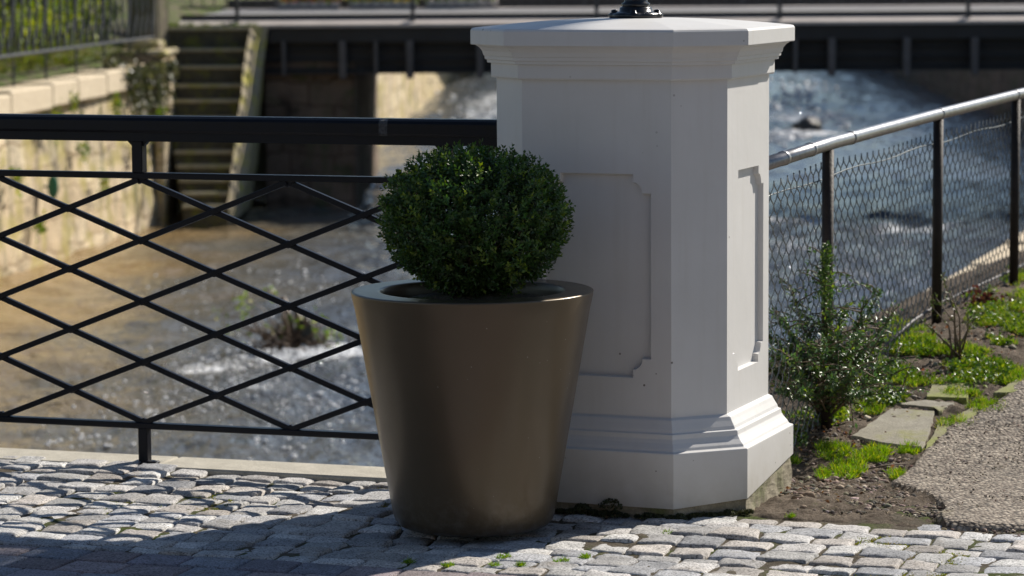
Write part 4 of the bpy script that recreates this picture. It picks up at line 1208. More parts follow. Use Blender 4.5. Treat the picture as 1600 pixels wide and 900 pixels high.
for (yy, nm) in ((42.72, 0), (49.62, 1)):
    rl = bpy.data.objects.new('railing', None); C.objects.link(rl); rl.parent = br_
    zb = .70
    b = MB(); b.box(((BX0 + BX1) / 2, yy, 1.72), (BX1 - BX0, .07, .05), bev=.01); b.build('handrail', M['iron'], rl)
    b = MB(); b.box(((BX0 + BX1) / 2, yy, .83), (BX1 - BX0, .04, .03)); b.build('lower_rail', M['iron'], rl)
    px0 = [371, 645, 932, 1218, 1512, 1800, 2090]; xp = [gy(u, 30, 42.72).x for u in px0]
    for x in xp:
        b = MB(); b.box((x, yy - .03, 1.18), (.055, .06, 1.12)); b.build('post', M['iron'], rl)
    xs_ = [BX0] + xp
    for xa, xb in zip(xs_, xs_[1:]):
        b = MB(); n = max(1, round((xb - xa) / .148))
        for k in range(1, n): b.box((xa + (xb - xa) * k / n, yy, 1.27), (.016, .016, .86))
        b.build('baluster_panel', M['iron'], rl)

# ------------------------------------------------------------------ left bank: gate pillar, ornamental fence, hedge, ivy
gp = thing('gate_pillar', 'tall old stone gate pillar with dark front and sunlit side above the steps', 'gate pillar', (-4.95, 42.2, .2))
a_ = R(-24); b = MB(); b.box((-5.02, 42.35, 1.6), (.42, .42, 3.0), rz=-a_ * -1, bev=.02); b.build('pillar_body', mat_slab('old_brown_sandstone', (.13, .11, .075), (.26, .215, .15), (.16, .18, .06), .5), gp)
b = MB(); b.box((-5.02, 42.35, 3.15), (.54, .54, .12), rz=a_, bev=.02); b.build('pillar_cap', M['sand_plain'], gp)
b = MB()
wf = thing('ornamental_fence', 'grey wrought-iron fence with curved scrolls on the left river wall', 'fence', (-5.6, 36, .1))
def wfp(t): 
    y = 29.5 + (41.6 - 29.5) * t; return Vector((wallx(y) - .28, y, .10 + .05 * t))
b = MB(); b.tube([wfp(t) + UZ * .30 for t in np.linspace(0, 1, 14)], .020, 8); b.build('lower_rail', M['iron'], wf)
b = MB(); b.tube([wfp(t) + UZ * 1.02 for t in np.linspace(0, 1, 14)], .020, 8); b.build('upper_rail', M['iron'], wf)
NPt = 9
for k in range(NPt + 1):
    p = wfp(k / NPt); b = MB(); b.tube([p - UZ * .1, p + UZ * 1.15], .016, 8); b.build('post', M['iron'], wf)
fd = (wfp(1) - wfp(0)).normalized()
for k in range(NPt):
    b = MB(); l = (wfp(1) - wfp(0)).length / NPt; p = wfp((k + .5) / NPt)
    for j in (-.34, -.11, .11, .34):
        c_ = p + fd * (j * l)
        for s_ in (-1, 1):
            pts_ = [c_ + UZ * .30 + fd * (s_ * .015)]
            for q_ in range(1, 9):
                t = q_ / 8; pts_.append(c_ + UZ * (.30 + .72 * t) + fd * s_ * (.015 + .12 * math.sin(t * 2.6) ** 2 * l))
            b.tube(pts_, .016, 5)
    b.build('scroll_panel', M['iron'], wf)

def scatter_leaves(n, fn, size, base, var=.4, alt=None, pa=.1, asp=.55, up=.3):
    P = fn(n); D = rdir(n) + np.array([0, 0, up]); Nn = rdir(n) + np.array([0, 0, .8])
    Ln = rng.uniform(size * .7, size * 1.3, n)
    return leaves(P, D, Nn, Ln, Ln * asp, leafcols(n, base, var, alt, pa))
def hedge_pts(n):
    y = rng.uniform(26, 42.2, n); d = np.abs(rng.normal(0, .28, n)); z = rng.uniform(0, 1, n) ** .8 * 2.0
    x = wallx(y) - .95 - d + .22 * fbm(y * 1.7, z * 2.1, 3, 81)
    return np.stack([x, y, .35 + z], -1)
V, Fq, cc = scatter_leaves(26000, hedge_pts, .085, (.15, .22, .03), .5, (.42, .48, .08), .28)
hg = thing('hedge', 'loose sunlit green hedge behind the ornamental fence on the left bank', 'hedge', (-6.4, 35, .4))
mesh_np('foliage', V, Fq, M['softleaf'], hg, True, cols=cc)
b = MB()
for k in range(26):
    y = random.uniform(27, 42); x = wallx(y) - 1.3
    b.tube([(x, y, .2), (x + random.uniform(-.2, .3), y + random.uniform(-.3, .3), 1.1), (x + random.uniform(-.3, .5), y + random.uniform(-.5, .5), 2.2)], [.03, .02, .01], 5)
b.build('stems', M['bark'], hg)
def ivy_pts(n):
    t = rng.uniform(0, 1, n); y = 38.6 + 2.6 * t + rng.normal(0, .12, n); h = np.abs(rng.normal(0, 1, n)) * (.28 + .35 * np.sin(t * 3.1))
    z = .30 - h * .75; x = wallx(y) + .07 + .05 * rng.random(n) - .25 * (z > .14)
    return np.stack([x, y, z], -1)
V, Fq, cc = scatter_leaves(1700, ivy_pts, .07, (.055, .065, .03), .5, (.16, .17, .08), .2, .8, -.3)
iv = thing('ivy', 'grey-green ivy hanging over the sandstone wall before the gate pillar', 'ivy', (-4.9, 40, .2))
mesh_np('foliage', V, Fq, M['leaf'], iv, True, cols=cc)
b = MB()
for k in range(14):
    y = random.uniform(38.8, 41.1); x = wallx(y) + .07; b.tube([(x - .25, y + .1, .32), (x + .02, y, .16), (x + .02, y + random.uniform(-.2, .2), -.2), (x + .01, y + random.uniform(-.3, .3), -.55)], [.012, .01, .008, .004], 4)
b.build('stems', M['twig'], iv)
def ww(n):
    k = rng.integers(0, 9, n); cy = np.array([33.6, 35.2, 36.4, 37.3, 38.0, 34.4, 39.2, 40.2, 36.0])[k]; cz = np.array([-.9, -.35, -.75, -1.25, -.3, -1.5, -.9, -.55, -.2])[k]
    y = cy + rng.normal(0, .10, n); return np.stack([wallx(y) + .08 + .05 * rng.random(n), y, cz + rng.normal(0, .08, n)], -1)
V, Fq, cc = scatter_leaves(520, ww, .06, (.10, .17, .03), .5, (.26, .28, .07), .25, .8, -.2)
kind(mesh_np('wall_weeds', V, Fq, M['softleaf'], smooth=True, cols=cc), 'stuff', 'small green weeds rooted in the joints of the left river wall', 'weeds')
def tufts(fn, n, per, hgt, base, alt, pa, wid=.004, lean=.5, name='grass', mat='softleaf', label='', cat='grass'):
    P = fn(n); P = np.repeat(P, per, 0); m_ = len(P)
    P = P + np.concatenate([rng.normal(0, hgt * .22, (m_, 2)), np.zeros((m_, 1))], 1)
    D = np.concatenate([rng.normal(0, lean, (m_, 2)), np.ones((m_, 1))], 1); H = rng.uniform(.45, 1.15, m_) * hgt
    V, Fq, cc = leaves(P, D, rdir(m_) * np.array([1, 1, .1]), H, np.full(m_, wid), leafcols(m_, base, .35, alt, pa), .3)
    return kind(mesh_np(name, V, Fq, M[mat], smooth=True, cols=cc), 'stuff', label, cat)
def bank_pts(n):
    y = rng.uniform(28, 42.4, n); s_ = rng.uniform(.15, 1.1, n); 
    return np.stack([wallx(y) - .35 - s_ * 1.1, y, .12 + .35 * s_], -1)
tufts(bank_pts, 900, 16, .10, (.12, .17, .03), (.25, .24, .08), .3, .012, .7, 'bank_grass', label='short grass on top of the left river wall', cat='grass')
def st_pts(n):
    return np.stack([rng.uniform(-4.8, -3.5, n), 42.5 + rng.random(n) * .25, np.full(n, .55)], -1)
tufts(st_pts, 60, 14, .09, (.13, .20, .03), (.2, .2, .05), .2, .012, .7, 'step_grass', label='bright grass tufts at the top of the stone steps', cat='grass')

# green oval lamp plate on the wall
yy = 35.0; dk = thing('wall_disc', 'round green enamel disc fixed to the left sandstone river wall', 'disc', (wallx(yy), yy, -1.12))
b = MB()
def disc(b, r0, r1, x0, x1, n=28):
    vs = []
    for r_, x in ((r0, x0), (r0, x1), (r1, x1 + .012)):
        for k in range(n):
            a = 2 * math.pi * k / n; vs.append((wallx(yy) + .05 + x, yy + r_ * math.cos(a) * .9, -1.12 + r_ * math.sin(a)))
    f = [(i_ * n + k, i_ * n + (k + 1) % n, (i_ + 1) * n + (k + 1) % n, (i_ + 1) * n + k) for i_ in range(2) for k in range(n)] + [tuple(range(2 * n, 3 * n))]
    b.add(vs, f)
# stands out from the wall on a short bracket and faces the bridge
def disc2(b, r_, cy, y0, y1, n=28):
    vs = []
    cx = gy(83, 292, 34.9).x; cz = gy(83, 292, 34.9).z
    for s_, y in ((1, y1), (1, y0), (.8, y0 - .012)):
        for k in range(n):
            a = 2 * math.pi * k / n; vs.append((cx + r_ * .42 * s_ * math.cos(a), y, cz + r_ * s_ * math.sin(a)))
    f = [(i_ * n + k, i_ * n + (k + 1) % n, (i_ + 1) * n + (k + 1) % n, (i_ + 1) * n + k) for i_ in range(2) for k in range(n)] + [tuple(range(2 * n, 3 * n)), tuple(range(n))[::-1]]
    b.add(vs, f)
disc2(b, .135, 0, 34.86, 34.93); b.build('disc_plate', M['green_plastic'], dk)
b = MB(); cc_ = gy(83, 292, 34.95); b.tube([cc_, Vector((wallx(35), 35.0, cc_.z))], .015, 6); b.build('bracket', M['iron'], dk)

# ------------------------------------------------------------------ driftwood and rocks in the river
dw = thing('driftwood', 'tangle of snagged branches with a few green leaves in the white water', 'driftwood', (-2.05, 27.3, ZW))
b = MB(); c0 = Vector((-2.02, 27.3, ZW))
for k in range(120):
    a = random.uniform(0, 6.28); r_ = abs(random.gauss(0, .16)); p = c0 + Vector((r_ * math.cos(a) * 1.5, r_ * math.sin(a), random.uniform(-.05, .12)))
    d = Vector((random.uniform(-1, 1), random.uniform(-.6, .6), random.uniform(.0, .9))).normalized(); l = random.uniform(.15, .42)
    m_ = p + d * l * .5 + Vector((random.uniform(-.04, .04), 0, random.uniform(-.03, .05)))
    b.tube([p, m_, p + d * l + Vector((0, 0, -.05 * random.random()))], [.011, .008, .003], 5)
for tx_, tz in ((-.62, .32), (-.40, .46), (-.5, .22), (-.12, .52), (.35, .22), (.5, .12)):
    b.tube([c0 + Vector((tx_ * .2, 0, .1)), c0 + Vector((tx_ * .6, 0, tz * .8)), c0 + Vector((tx_, 0, tz))], [.008, .006, .003], 5)
b.tube([c0 + Vector((.02, 0, -.1)), c0 + Vector((.0, 0, .2)), c0 + Vector((-.05, 0, .46))], [.065, .05, .03], 8); b.tube([c0 + Vector((.08, .03, -.1)), c0 + Vector((.10, .03, .22)), c0 + Vector((.06, 0, .36))], [.05, .04, .02], 8)
b.build('branches', plain('wet_branches', (.13, .085, .055), .5, 0, .6, 14, .5, .005), dw, True)
P = []
for (tx_, tz, n_, s_) in ((-.62, .30, 6, .05), (-.42, .44, 22, .05), (-.40, .33, 14, .05), (-.13, .50, 12, .05), (-.1, .18, 18, .06), (.28, .20, 26, .08), (.42, .12, 18, .08), (-.5, .14, 8, .07), (.02, .27, 8, .05)):
    P.append(np.array([c0.x + tx_, c0.y - .05, c0.z + tz]) + rng.normal(0, s_, (n_, 3)) * np.array([1, 1, .8]))
P = np.concatenate(P); n_ = len(P)
V, Fq, cc = leaves(P, rdir(n_), rdir(n_), rng.uniform(.04, .075, n_), rng.uniform(.025, .04, n_), leafcols(n_, (.16, .26, .03), .4, (.5, .5, .3), .15))
mesh_np('leaves', V, Fq, M['softleaf'], dw, True, cols=cc)
def rock(name, label, c_, sx, sy, sz, seed, cat='rock'):
    th_, ph_ = np.meshgrid(np.linspace(0, 2 * math.pi, 40, endpoint=False), np.linspace(.02, math.pi - .02, 22))
    x, y, z = np.cos(th_) * np.sin(ph_), np.sin(th_) * np.sin(ph_), np.cos(ph_)
    r_ = 1 + .28 * fbm(x * 1.6 + seed, y * 1.6 + z * 1.3, 4, seed)
    V = np.stack([c_[0] + x * r_ * sx, c_[1] + y * r_ * sy, c_[2] + z * r_ * sz], -1).reshape(-1, 3)
    n = 40; i = np.arange(21)[:, None] * n + np.arange(n)[None, :]; i2 = np.arange(21)[:, None] * n + ((np.arange(n) + 1) % n)[None, :]
    Fq = np.stack([i, i + n, i2 + n, i2], -1).reshape(-1, 4)
    o = mesh_np(name, V, Fq, M['rock'], smooth=True, loc=tuple(c_)); tag(o, label, cat); return o
rock('river_rock', 'dark boulder breaking the water right of the pillar below the bridge', (5.95, 61.2, ZW + .0), .30, .26, .27, 3)
rock('river_rock', 'small dark stone under the driftwood in the river', (-1.86, 27.35, ZW), .12, .12, .30, 9)

# white flecks on the broken water: foam, and stand-ins for sun glints
def foam_glint_flecks():
    ico = np.array([(0, 0, 1), (.894, 0, .447), (.276, .851, .447), (-.724, .526, .447), (-.724, -.526, .447), (.276, -.851, .447), (.724, .526, -.447), (-.276, .851, -.447), (-.894, 0, -.447), (-.276, -.851, -.447), (.724, -.526, -.447), (0, 0, -1)])
    icf = np.array([(0, 1, 2), (0, 2, 3), (0, 3, 4), (0, 4, 5), (0, 5, 1), (1, 6, 2), (2, 7, 3), (3, 8, 4), (4, 9, 5), (5, 10, 1), (2, 6, 7), (3, 7, 8), (4, 8, 9), (5, 9, 10), (1, 10, 6), (6, 11, 7), (7, 11, 8), (8, 11, 9), (9, 11, 10), (10, 11, 6)])
    Z_ = [(430, 560, 150, 22, 260, .016), (370, 600, 130, 40, 150, .015), (500, 640, 90, 50, 60, .020), (250, 640, 150, 40, 70, .019), (120, 690, 110, 14, 26, .020), (480, 440, 90, 50, 30, .024), (330, 480, 120, 60, 24, .020), (500, 550, 80, 14, 160, .018), (430, 700, 130, 20, 40, .018),
          (1250, 150, 45, 26, 80, .065), (1235, 212, 36, 12, 90, .055), (1300, 185, 60, 22, 44, .055), (1240, 385, 60, 14, 60, .022), (1330, 395, 90, 22, 50, .02), (1300, 480, 90, 40, 16, .014), (725, 165, 46, 50, 60, .04), (1260, 420, 70, 50, 30, .015)]
    Vs = []; Fs = []; nb = 0
    for (u, v, su, sv, n, r_) in Z_:
        for k in range(n):
            uu, vv = rng.normal(u, su * .5), rng.normal(v, sv * .5)
            p = np.array(gz(uu, max(vv, 118), ZW + .035)); s_ = r_ * rng.uniform(.35, 1.0) ** 1.2
            Vs.append(ico * np.array([s_ * rng.uniform(.9, 1.7), s_, s_ * rng.uniform(.6, 1.1)]) * rng.uniform(.8, 1.2, (12, 1)) + p); Fs.append(icf + nb); nb += 12
    fm, nt, bs = newmat('foam'); bs.inputs['Base Color'].default_value = (.88, .89, .90, 1); bs.inputs['Roughness'].default_value = .35
    kind(mesh_np('foam', np.concatenate(Vs), np.concatenate(Fs), fm, smooth=True), 'stuff', 'white flecks on the broken river water: foam and added sun glints', 'foam')
foam_glint_flecks()

# ------------------------------------------------------------------ right foreground planting
def shrub(root, base, stems, leafsize, lcol, alt, pa, per, spread, mat='leaf'):
    b = MB(); Ps = []; Ds = []
    for (end, r0) in stems:
        e = Vector(end); s0 = Vector(base) + Vector((random.uniform(-.02, .02), random.uniform(-.02, .02), 0))
        mid = s0.lerp(e, .5) + Vector((random.uniform(-.03, .03), random.uniform(-.03, .03), .02))
        b.tube([s0, mid, e], [r0, r0 * .65, r0 * .25], 6)
        tw = [(mid, e, per)]
        for j in range(int(per / 9)):
            t = random.uniform(.25, 1); o = (s0.lerp(mid, t * 2) if t < .5 else mid.lerp(e, t * 2 - 1))
            d = Vector((random.gauss(0, 1), random.gauss(0, 1), random.uniform(-.2, 1.0))).normalized() * random.uniform(.05, spread)
            b.tube([o, o + d * .6 + Vector((0, 0, .008)), o + d], [.0022, .0017, .0009], 4); tw.append((o + d * .2, o + d, 10))
        for (a, c_, n) in tw:
            t = rng.random((n, 1)); P = np.array(a) * (1 - t) + np.array(c_) * t + rng.normal(0, .004, (n, 3)); Ps.append(P)
            dd = np.array((c_ - a).normalized()); Ds.append(dd * .6 + rdir(n) * .9)
    b.build('stems', M['twig'], root, True)
    P = np.concatenate(Ps); D = np.concatenate(Ds); n = len(P)
    V, Fq, cc = leaves(P, D, rdir(n) + np.array([0, 0, 1.2]), rng.uniform(leafsize * .7, leafsize * 1.3, n), rng.uniform(leafsize * .4, leafsize * .65, n), leafcols(n, lcol, .4, alt, pa))
    mesh_np('foliage', V, Fq, M[mat], root, True, cols=cc)
SB = gpt(1290, 655)
sh_ = thing('evergreen_shrub', 'open glossy dark green shrub with one tall shoot between pillar and chain-link fence', 'shrub', tuple(SB))
def pt(u, v, Y): return gy(u, v, Y)
ends = [((1292, 382, 9.25), .007), ((1287, 440, 9.2), .005), ((1235, 445, 9.2), .004), ((1350, 470, 9.2), .005), ((1375, 455, 9.25), .004), ((1398, 490, 9.2), .005), ((1400, 560, 9.1), .005),
        ((1210, 485, 9.2), .005), ((1200, 520, 9.1), .005), ((1190, 565, 9.1), .005), ((1225, 500, 9.0), .005), ((1260, 480, 9.3), .005), ((1320, 485, 9.3), .005), ((1345, 520, 8.95), .005),
        ((1380, 530, 9.3), .005), ((1240, 560, 8.9), .005), ((1290, 530, 8.9), .005), ((1330, 575, 8.9), .005), ((1215, 610, 8.95), .004), ((1370, 590, 9.0), .005), ((1410, 610, 9.1), .004), ((1250, 610, 8.9), .004),
        ((1175, 530, 9.2), .005), ((1300, 590, 8.85), .004), ((1340, 610, 8.85), .004), ((1395, 585, 9.2), .004), ((1265, 535, 9.1), .005), ((1360, 555, 9.1), .005), ((1310, 520, 9.15), .005), ((1230, 540, 9.15), .005)]
shrub(sh_, SB, [(tuple(pt(*e)), r_) for e, r_ in ends], .0165, (.070, .130, .048), (.18, .27, .05), .15, 130, .11)
# dense column of leaves on the tall shoot
n_ = 420; t = rng.random((n_, 1)); A_ = np.array(pt(1288, 470, 9.2)); B_ = np.array(pt(1292, 382, 9.25))
P = A_ * (1 - t) + B_ * t + rng.normal(0, 1, (n_, 3)) * (.016 - .009 * t)
V, Fq, cc = leaves(P, rdir(n_) + np.array([0, 0, .5]), rdir(n_) + np.array([0, 0, 1]), rng.uniform(.009, .015, n_), rng.uniform(.005, .009, n_), leafcols(n_, (.045, .095, .022), .4, (.14, .22, .04), .2))
mesh_np('shoot_leaves', V, Fq, M['leaf'], sh_, True, cols=cc)

WB = gpt(1495, 560)
ws = thing('woody_seedling', 'sparse woody shrub with bare stems in the grass before the second fence post', 'shrub', tuple(WB))
shrub(ws, WB, [(tuple(pt(u, v, WB.y + dy)), .0045) for u, v, dy in ((1472, 432, 0), (1462, 465, .1), (1485, 455, 0), (1512, 490, -.1), (1452, 475, .1), (1520, 500, .1), (1440, 500, 0))], .014, (.07, .10, .03), (.16, .2, .05), .3, 16, .06)
# bright weed at the foot of the shrub
def weed_pts():
    B0 = gpt(1297, 668); Ps = []; Ds = []
    for k in range(60):
        a = random.uniform(0, 6.28); h = random.uniform(0, .085); Ps.append((B0.x + .02 * math.cos(a) * (.4 + h * 4), B0.y - .02 + .02 * math.sin(a), B0.z + .01 + h)); Ds.append((math.cos(a), math.sin(a), .5))
    return np.array(Ps), np.array(Ds), B0
P, D, B0 = weed_pts(); n_ = len(P)
V, Fq, cc = leaves(P, D, rdir(n_) * .3 + np.array([0, 0, 1]), rng.uniform(.018, .034, n_), rng.uniform(.008, .014, n_), leafcols(n_, (.22, .36, .04), .25))
wd_ = thing('weed', 'bright yellow-green leafy weed at the foot of the dark evergreen shrub', 'weed', tuple(B0))
mesh_np('leaves', V, Fq, M['softleaf'], wd_, True, cols=cc)
b = MB(); b.tube([B0, B0 + Vector((0, -.01, .09))], [.003, .0015], 5); b.build('stem', M['softleaf'], wd_)

def from_px(zones, mask=None):
    """zones: (u,v,ru,rv,weight)"""
    wts = np.array([z[4] for z in zones], float); wts /= wts.sum()
    def fn(n):
        out = []
        ks = rng.choice(len(zones), n, p=wts)
        for k in ks:
            for _t in range(8):
                u, v, ru, rv, _ = zones[k]; a = rng.uniform(0, 6.28); r_ = math.sqrt(rng.random())
                p = gpt(u + ru * r_ * math.cos(a), v + rv * r_ * math.sin(a))
                if mask is None or fbm(p.x * 6.5, p.y * 5.0, 3, 55) > mask: break
            out.append(tuple(p))
        return np.array(out)
    return fn
GB, GA = (.16, .30, .022), (.36, .40, .08)
tufts(from_px([(1300, 708, 26, 14, 3), (1325, 735, 26, 15, 4), (1370, 712, 20, 12, 3), (1420, 706, 14, 7, 1.6), (1345, 718, 34, 10, 2), (1400, 745, 14, 6, .9), (1284, 746, 8, 6, .8), (1245, 722, 6, 8, .7)]), 190, 22, .030, GB, GA, .2, .0026, .75, 'grass', label='bright green grass tufts growing in the bare soil before the flagstone', cat='grass')
tufts(from_px([(1470, 590, 60, 14, 3), (1540, 640, 30, 12, 2), (1495, 665, 28, 10, 1.2), (1440, 560, 60, 20, 4), (1540, 560, 60, 26, 4), (1570, 520, 50, 30, 5), (1560, 470, 50, 22, 4), (1400, 600, 40, 16, 2), (1360, 640, 26, 10, 1), (1590, 450, 25, 25, 3), (1420, 530, 40, 22, 3), (1500, 620, 30, 8, 1.4), (1580, 590, 25, 14, 1.5), (1310, 650, 30, 8, .6)], -.08), 980, 22, .030, (.15, .27, .028), (.36, .38, .10), .22, .003, .8, 'meadow_grass', label='patchy green grass along the inside of the chain-link fence', cat='grass')
# low leafy ground weeds among it
def gl(n):
    return from_px([(1440, 570, 70, 30, 3), (1560, 500, 50, 50, 3), (1520, 585, 60, 25, 3), (1380, 620, 40, 20, 2), (1270, 660, 60, 12, 1), (1250, 690, 14, 16, .5)], -.1)(n) + np.column_stack([np.zeros((n, 2)), rng.uniform(.002, .03, n)])
V, Fq, cc = scatter_leaves(3200, gl, .016, (.09, .17, .03), .45, (.26, .33, .07), .2, .6, .2)
kind(mesh_np('ground_weeds', V, Fq, M['leaf'], smooth=True, cols=cc), 'stuff', 'low leafy weeds spreading over the soil beside the path', 'weeds')
# tufts in the sett joints
def onp(u, v): p = gz(u, v, -.006); return p
def joint_fn(L_):
    def fn(n):
        out = []
        for k in range(n):
            u, v, ru = L_[k % len(L_)]; p = onp(u + random.uniform(-ru, ru), v + random.uniform(-2, 2)); out.append((p.x, p.y, -.006))
        return np.array(out)
    return fn
JL = [(786, 872, 10), (877, 878, 9), (775, 886, 6), (695, 887, 11), (815, 885, 4), (1042, 836, 10), (915, 872, 4), (640, 880, 12), (1235, 808, 5)]
tufts(joint_fn(JL), 54, 16, .016, (.13, .26, .02), (.28, .33, .06), .2, .002, .9, 'joint_grass', label='tiny grass tufts in the gaps between the setts below the planter', cat='grass')
def jm(n):
    out = []
    while len(out) < n:
        r_ = random.random()
        if r_ < .35: u, v = random.uniform(150, 600), random.uniform(722, 735); v += (u) * .028
        elif r_ < .6: u, v = random.uniform(30, 620), random.uniform(735, 870)
        else: u, v = random.uniform(1180, 1600), random.uniform(815, 900)
        p = onp(u, v)
        if fbm(p.x * 3.1, p.y * 3.1, 2, 91) > (-.05 if r_ < .35 else .12): out.append((p.x, p.y, -.015))
    return np.array(out)
tufts(jm, 2000, 9, .009, (.13, .17, .03), (.28, .24, .08), .35, .003, 1.1, 'joint_moss', label='yellow-green moss and fine grass in the sett joints', cat='moss')

# clods, gravel and bits on the bare soil
def bits(n, fn, smin, smax, name, mat, label):
    Vs = []; Fs = []; nb = 0
    ico_v = np.array([(0, 0, 1), (.894, 0, .447), (.276, .851, .447), (-.724, .526, .447), (-.724, -.526, .447), (.276, -.851, .447), (.724, .526, -.447), (-.276, .851, -.447), (-.894, 0, -.447), (-.276, -.851, -.447), (.724, -.526, -.447), (0, 0, -1)])
    ico_f = np.array([(0, 1, 2), (0, 2, 3), (0, 3, 4), (0, 4, 5), (0, 5, 1), (1, 6, 2), (2, 7, 3), (3, 8, 4), (4, 9, 5), (5, 10, 1), (2, 6, 7), (3, 7, 8), (4, 8, 9), (5, 9, 10), (1, 10, 6), (6, 11, 7), (7, 11, 8), (8, 11, 9), (9, 11, 10), (10, 11, 6)])
    P = fn(n)
    for p in P:
        s_ = smin + (smax - smin) * rng.random() ** 3
        v = ico_v * rng.uniform(.55, 1.25, (12, 1)) * s_ * np.array([rng.uniform(.7, 1.5), rng.uniform(.7, 1.4), rng.uniform(.5, .9)])
        a = rng.uniform(0, 6.28); ca, sa = math.cos(a), math.sin(a); v = np.column_stack([v[:, 0] * ca - v[:, 1] * sa, v[:, 0] * sa + v[:, 1] * ca, v[:, 2]])
        Vs.append(v + p); Fs.append(ico_f + nb); nb += 12
    n_ = len(Vs); tint = np.repeat(rng.uniform(.4, 1.5, (n_, 1)) ** 1.5 * np.array([[.20, .16, .125]]) * rng.uniform(.85, 1.15, (n_, 3)) * (1 + 1.3 * (rng.random((n_, 1)) < .06)), 12, 0)
    return kind(mesh_np(name, np.concatenate(Vs), np.concatenate(Fs), M[mat], cols=tint), 'stuff', label, 'debris')
bits(4200, from_px([(1330, 770, 110, 34, 6), (1250, 785, 35, 22, 2), (1440, 785, 40, 25, 2), (1280, 690, 60, 40, 3), (1380, 725, 60, 25, 1.5), (1400, 640, 60, 30, 2), (1520, 560, 70, 60, 3)]), .0012, .0125, 'clods', 'clod', 'clods, gravel and dry bits strewn over the bare soil')
def on_path(n):
    out = []
    while len(out) < n:
        p = gpt(random.uniform(1440, 1610), random.uniform(590, 835))
        if path_mask(np.array(p.x), np.array(p.y)) > .01 and fbm(p.x * 4, p.y * 3, 2, 93) > -.25: out.append((p.x, p.y, p.z + .021))
    return np.array(out)
bits(900, on_path, .0010, .0042, 'path_stones', 'clod', 'loose pale and dark grit lying on the coarse path')
def litter(n):
    return from_px([(1500, 560, 90, 60, 3), (1400, 690, 80, 60, 2), (1290, 690, 60, 30, 1.5), (1330, 770, 110, 30, 1), (1560, 500, 50, 50, 2)])(n) + np.array([0, 0, .007])
V, Fq, cc = scatter_leaves(420, litter, .014, (.16, .095, .05), .5, (.34, .27, .16), .25, .6, -.2)
kind(mesh_np('leaf_litter', V, Fq, M['softleaf'], smooth=True, cols=cc), 'stuff', 'small dry brown leaves scattered over the soil and grass', 'leaf litter')
straw = MB()
for k in range(150):
    p = gpt(random.gauss(1370, 90), random.uniform(650, 815)); a = random.uniform(0, 6.28); l = random.uniform(.008, .03)
    straw.tube([p + UZ * .006, p + Vector((math.cos(a) * l, math.sin(a) * l, .006 + random.uniform(0, .006)))], [.0009, .0006], 3)
kind(straw.build('straw', plain('dry_straw', (.42, .33, .20), .8)), 'stuff', 'dry stalks and straw bits strewn over the bare soil', 'straw')
def edge_bits(n):
    out = []
    while len(out) < n:
        u, v = random.choice([(1445, 755), (1470, 765), (1488, 785), (1484, 805), (1500, 820), (1540, 828), (1430, 745), (1580, 834)]); p = gpt(u + random.gauss(0, 14), v + random.gauss(0, 6)); out.append((p.x, p.y, p.z + .004))
    return np.array(out)
bits(420, edge_bits, .002, .008, 'path_gravel', 'clod', 'loose gravel along the broken edge of the rough path')
for (u, v, s_, lab) in ((1247, 782, .016, 'small tan stone lying right beside the pillar footing'), (1262, 780, .021, 'reddish stone in the soil next to the pillar footing'), (1255, 796, .011, 'smallest pale stone by the pillar footing next to the setts')):
    p = gpt(u, v); o = rock('stone', lab, (p.x, p.y, p.z + s_ * .4), s_, s_ * .8, s_ * .7, int(u) % 17, 'stone'); o.data.materials[0] = M['pebble']
def tw_stick(u0, v0, u1, v1, lab):
    a, c_ = gpt(u0, v0), gpt(u1, v1); a.z += .008; c_.z += .010; b = MB(); b.tube([a, a.lerp(c_, .5) + Vector((0, 0, .004)), c_], [.0022, .003, .0015], 5)
    o = b.build('twig', M['twig'], None, True, loc=tuple(a)); tag(o, lab, 'twig')
tw_stick(1352, 738, 1418, 729, 'dry brown twig lying on soil below the grass tufts')
tw_stick(1462, 780, 1478, 765, 'short twig leaning at the broken corner of the path')
# a heap of dead brown leaves further up
hp = gpt(1540, 478)
P = np.array([hp.x, hp.y, hp.z + .02]) + rng.normal(0, 1, (160, 3)) * np.array([.035, .035, .016])
V, Fq, cc = leaves(P, rdir(160), rdir(160), rng.uniform(.015, .03, 160), rng.uniform(.01, .018, 160), leafcols(160, (.07, .032, .022), .5))
lf = mesh_np('dead_leaves', V, Fq, M['softleaf'], None, True, cols=cc, loc=tuple(hp)); tag(lf, 'small heap of reddish-brown dead leaves by the far grass', 'leaf heap')

# ------------------------------------------------------------------ beyond the bridge
for bx0, bx1, bc, lab in ((-3.75, -2.75, (.55, .14, .05), 'flower box with red-orange blooms at the far bridge railing, leftmost of three'), (-2.6, -1.5, (.62, .52, .12), 'flower box with yellow blooms at the far bridge railing, middle of three'), (-1.35, -.2, (.65, .62, .60), 'flower box with pale blooms at the far bridge railing, rightmost of three')):
    fb_ = thing('flower_box', lab, 'flower box', ((bx0 + bx1) / 2, 49.3, .69), 'flower boxes on the bridge')
    b = MB(); b.box(((bx0 + bx1) / 2, 49.3, .745), (bx1 - bx0, .3, .10), bev=.01); b.build('trough', M['concrete'], fb_)
    def fp(n): return np.stack([rng.uniform(bx0, bx1, n), rng.uniform(49.15, 49.45, n), .79 + rng.random(n) * .6], -1)
    V, Fq, cc = scatter_leaves(1300, fp, .08, (.14, .21, .03), .5, bc, .42); mesh_np('foliage', V, Fq, M['softleaf'], fb_, True, cols=cc)
strip_wall('river_wall', 'distant dark wall closing the view where the river bends away', [(-3.2, 129.4, .62), (13.6, 129.6, .62)], ZW - .3, 'abut', side=1, capmat='abut')
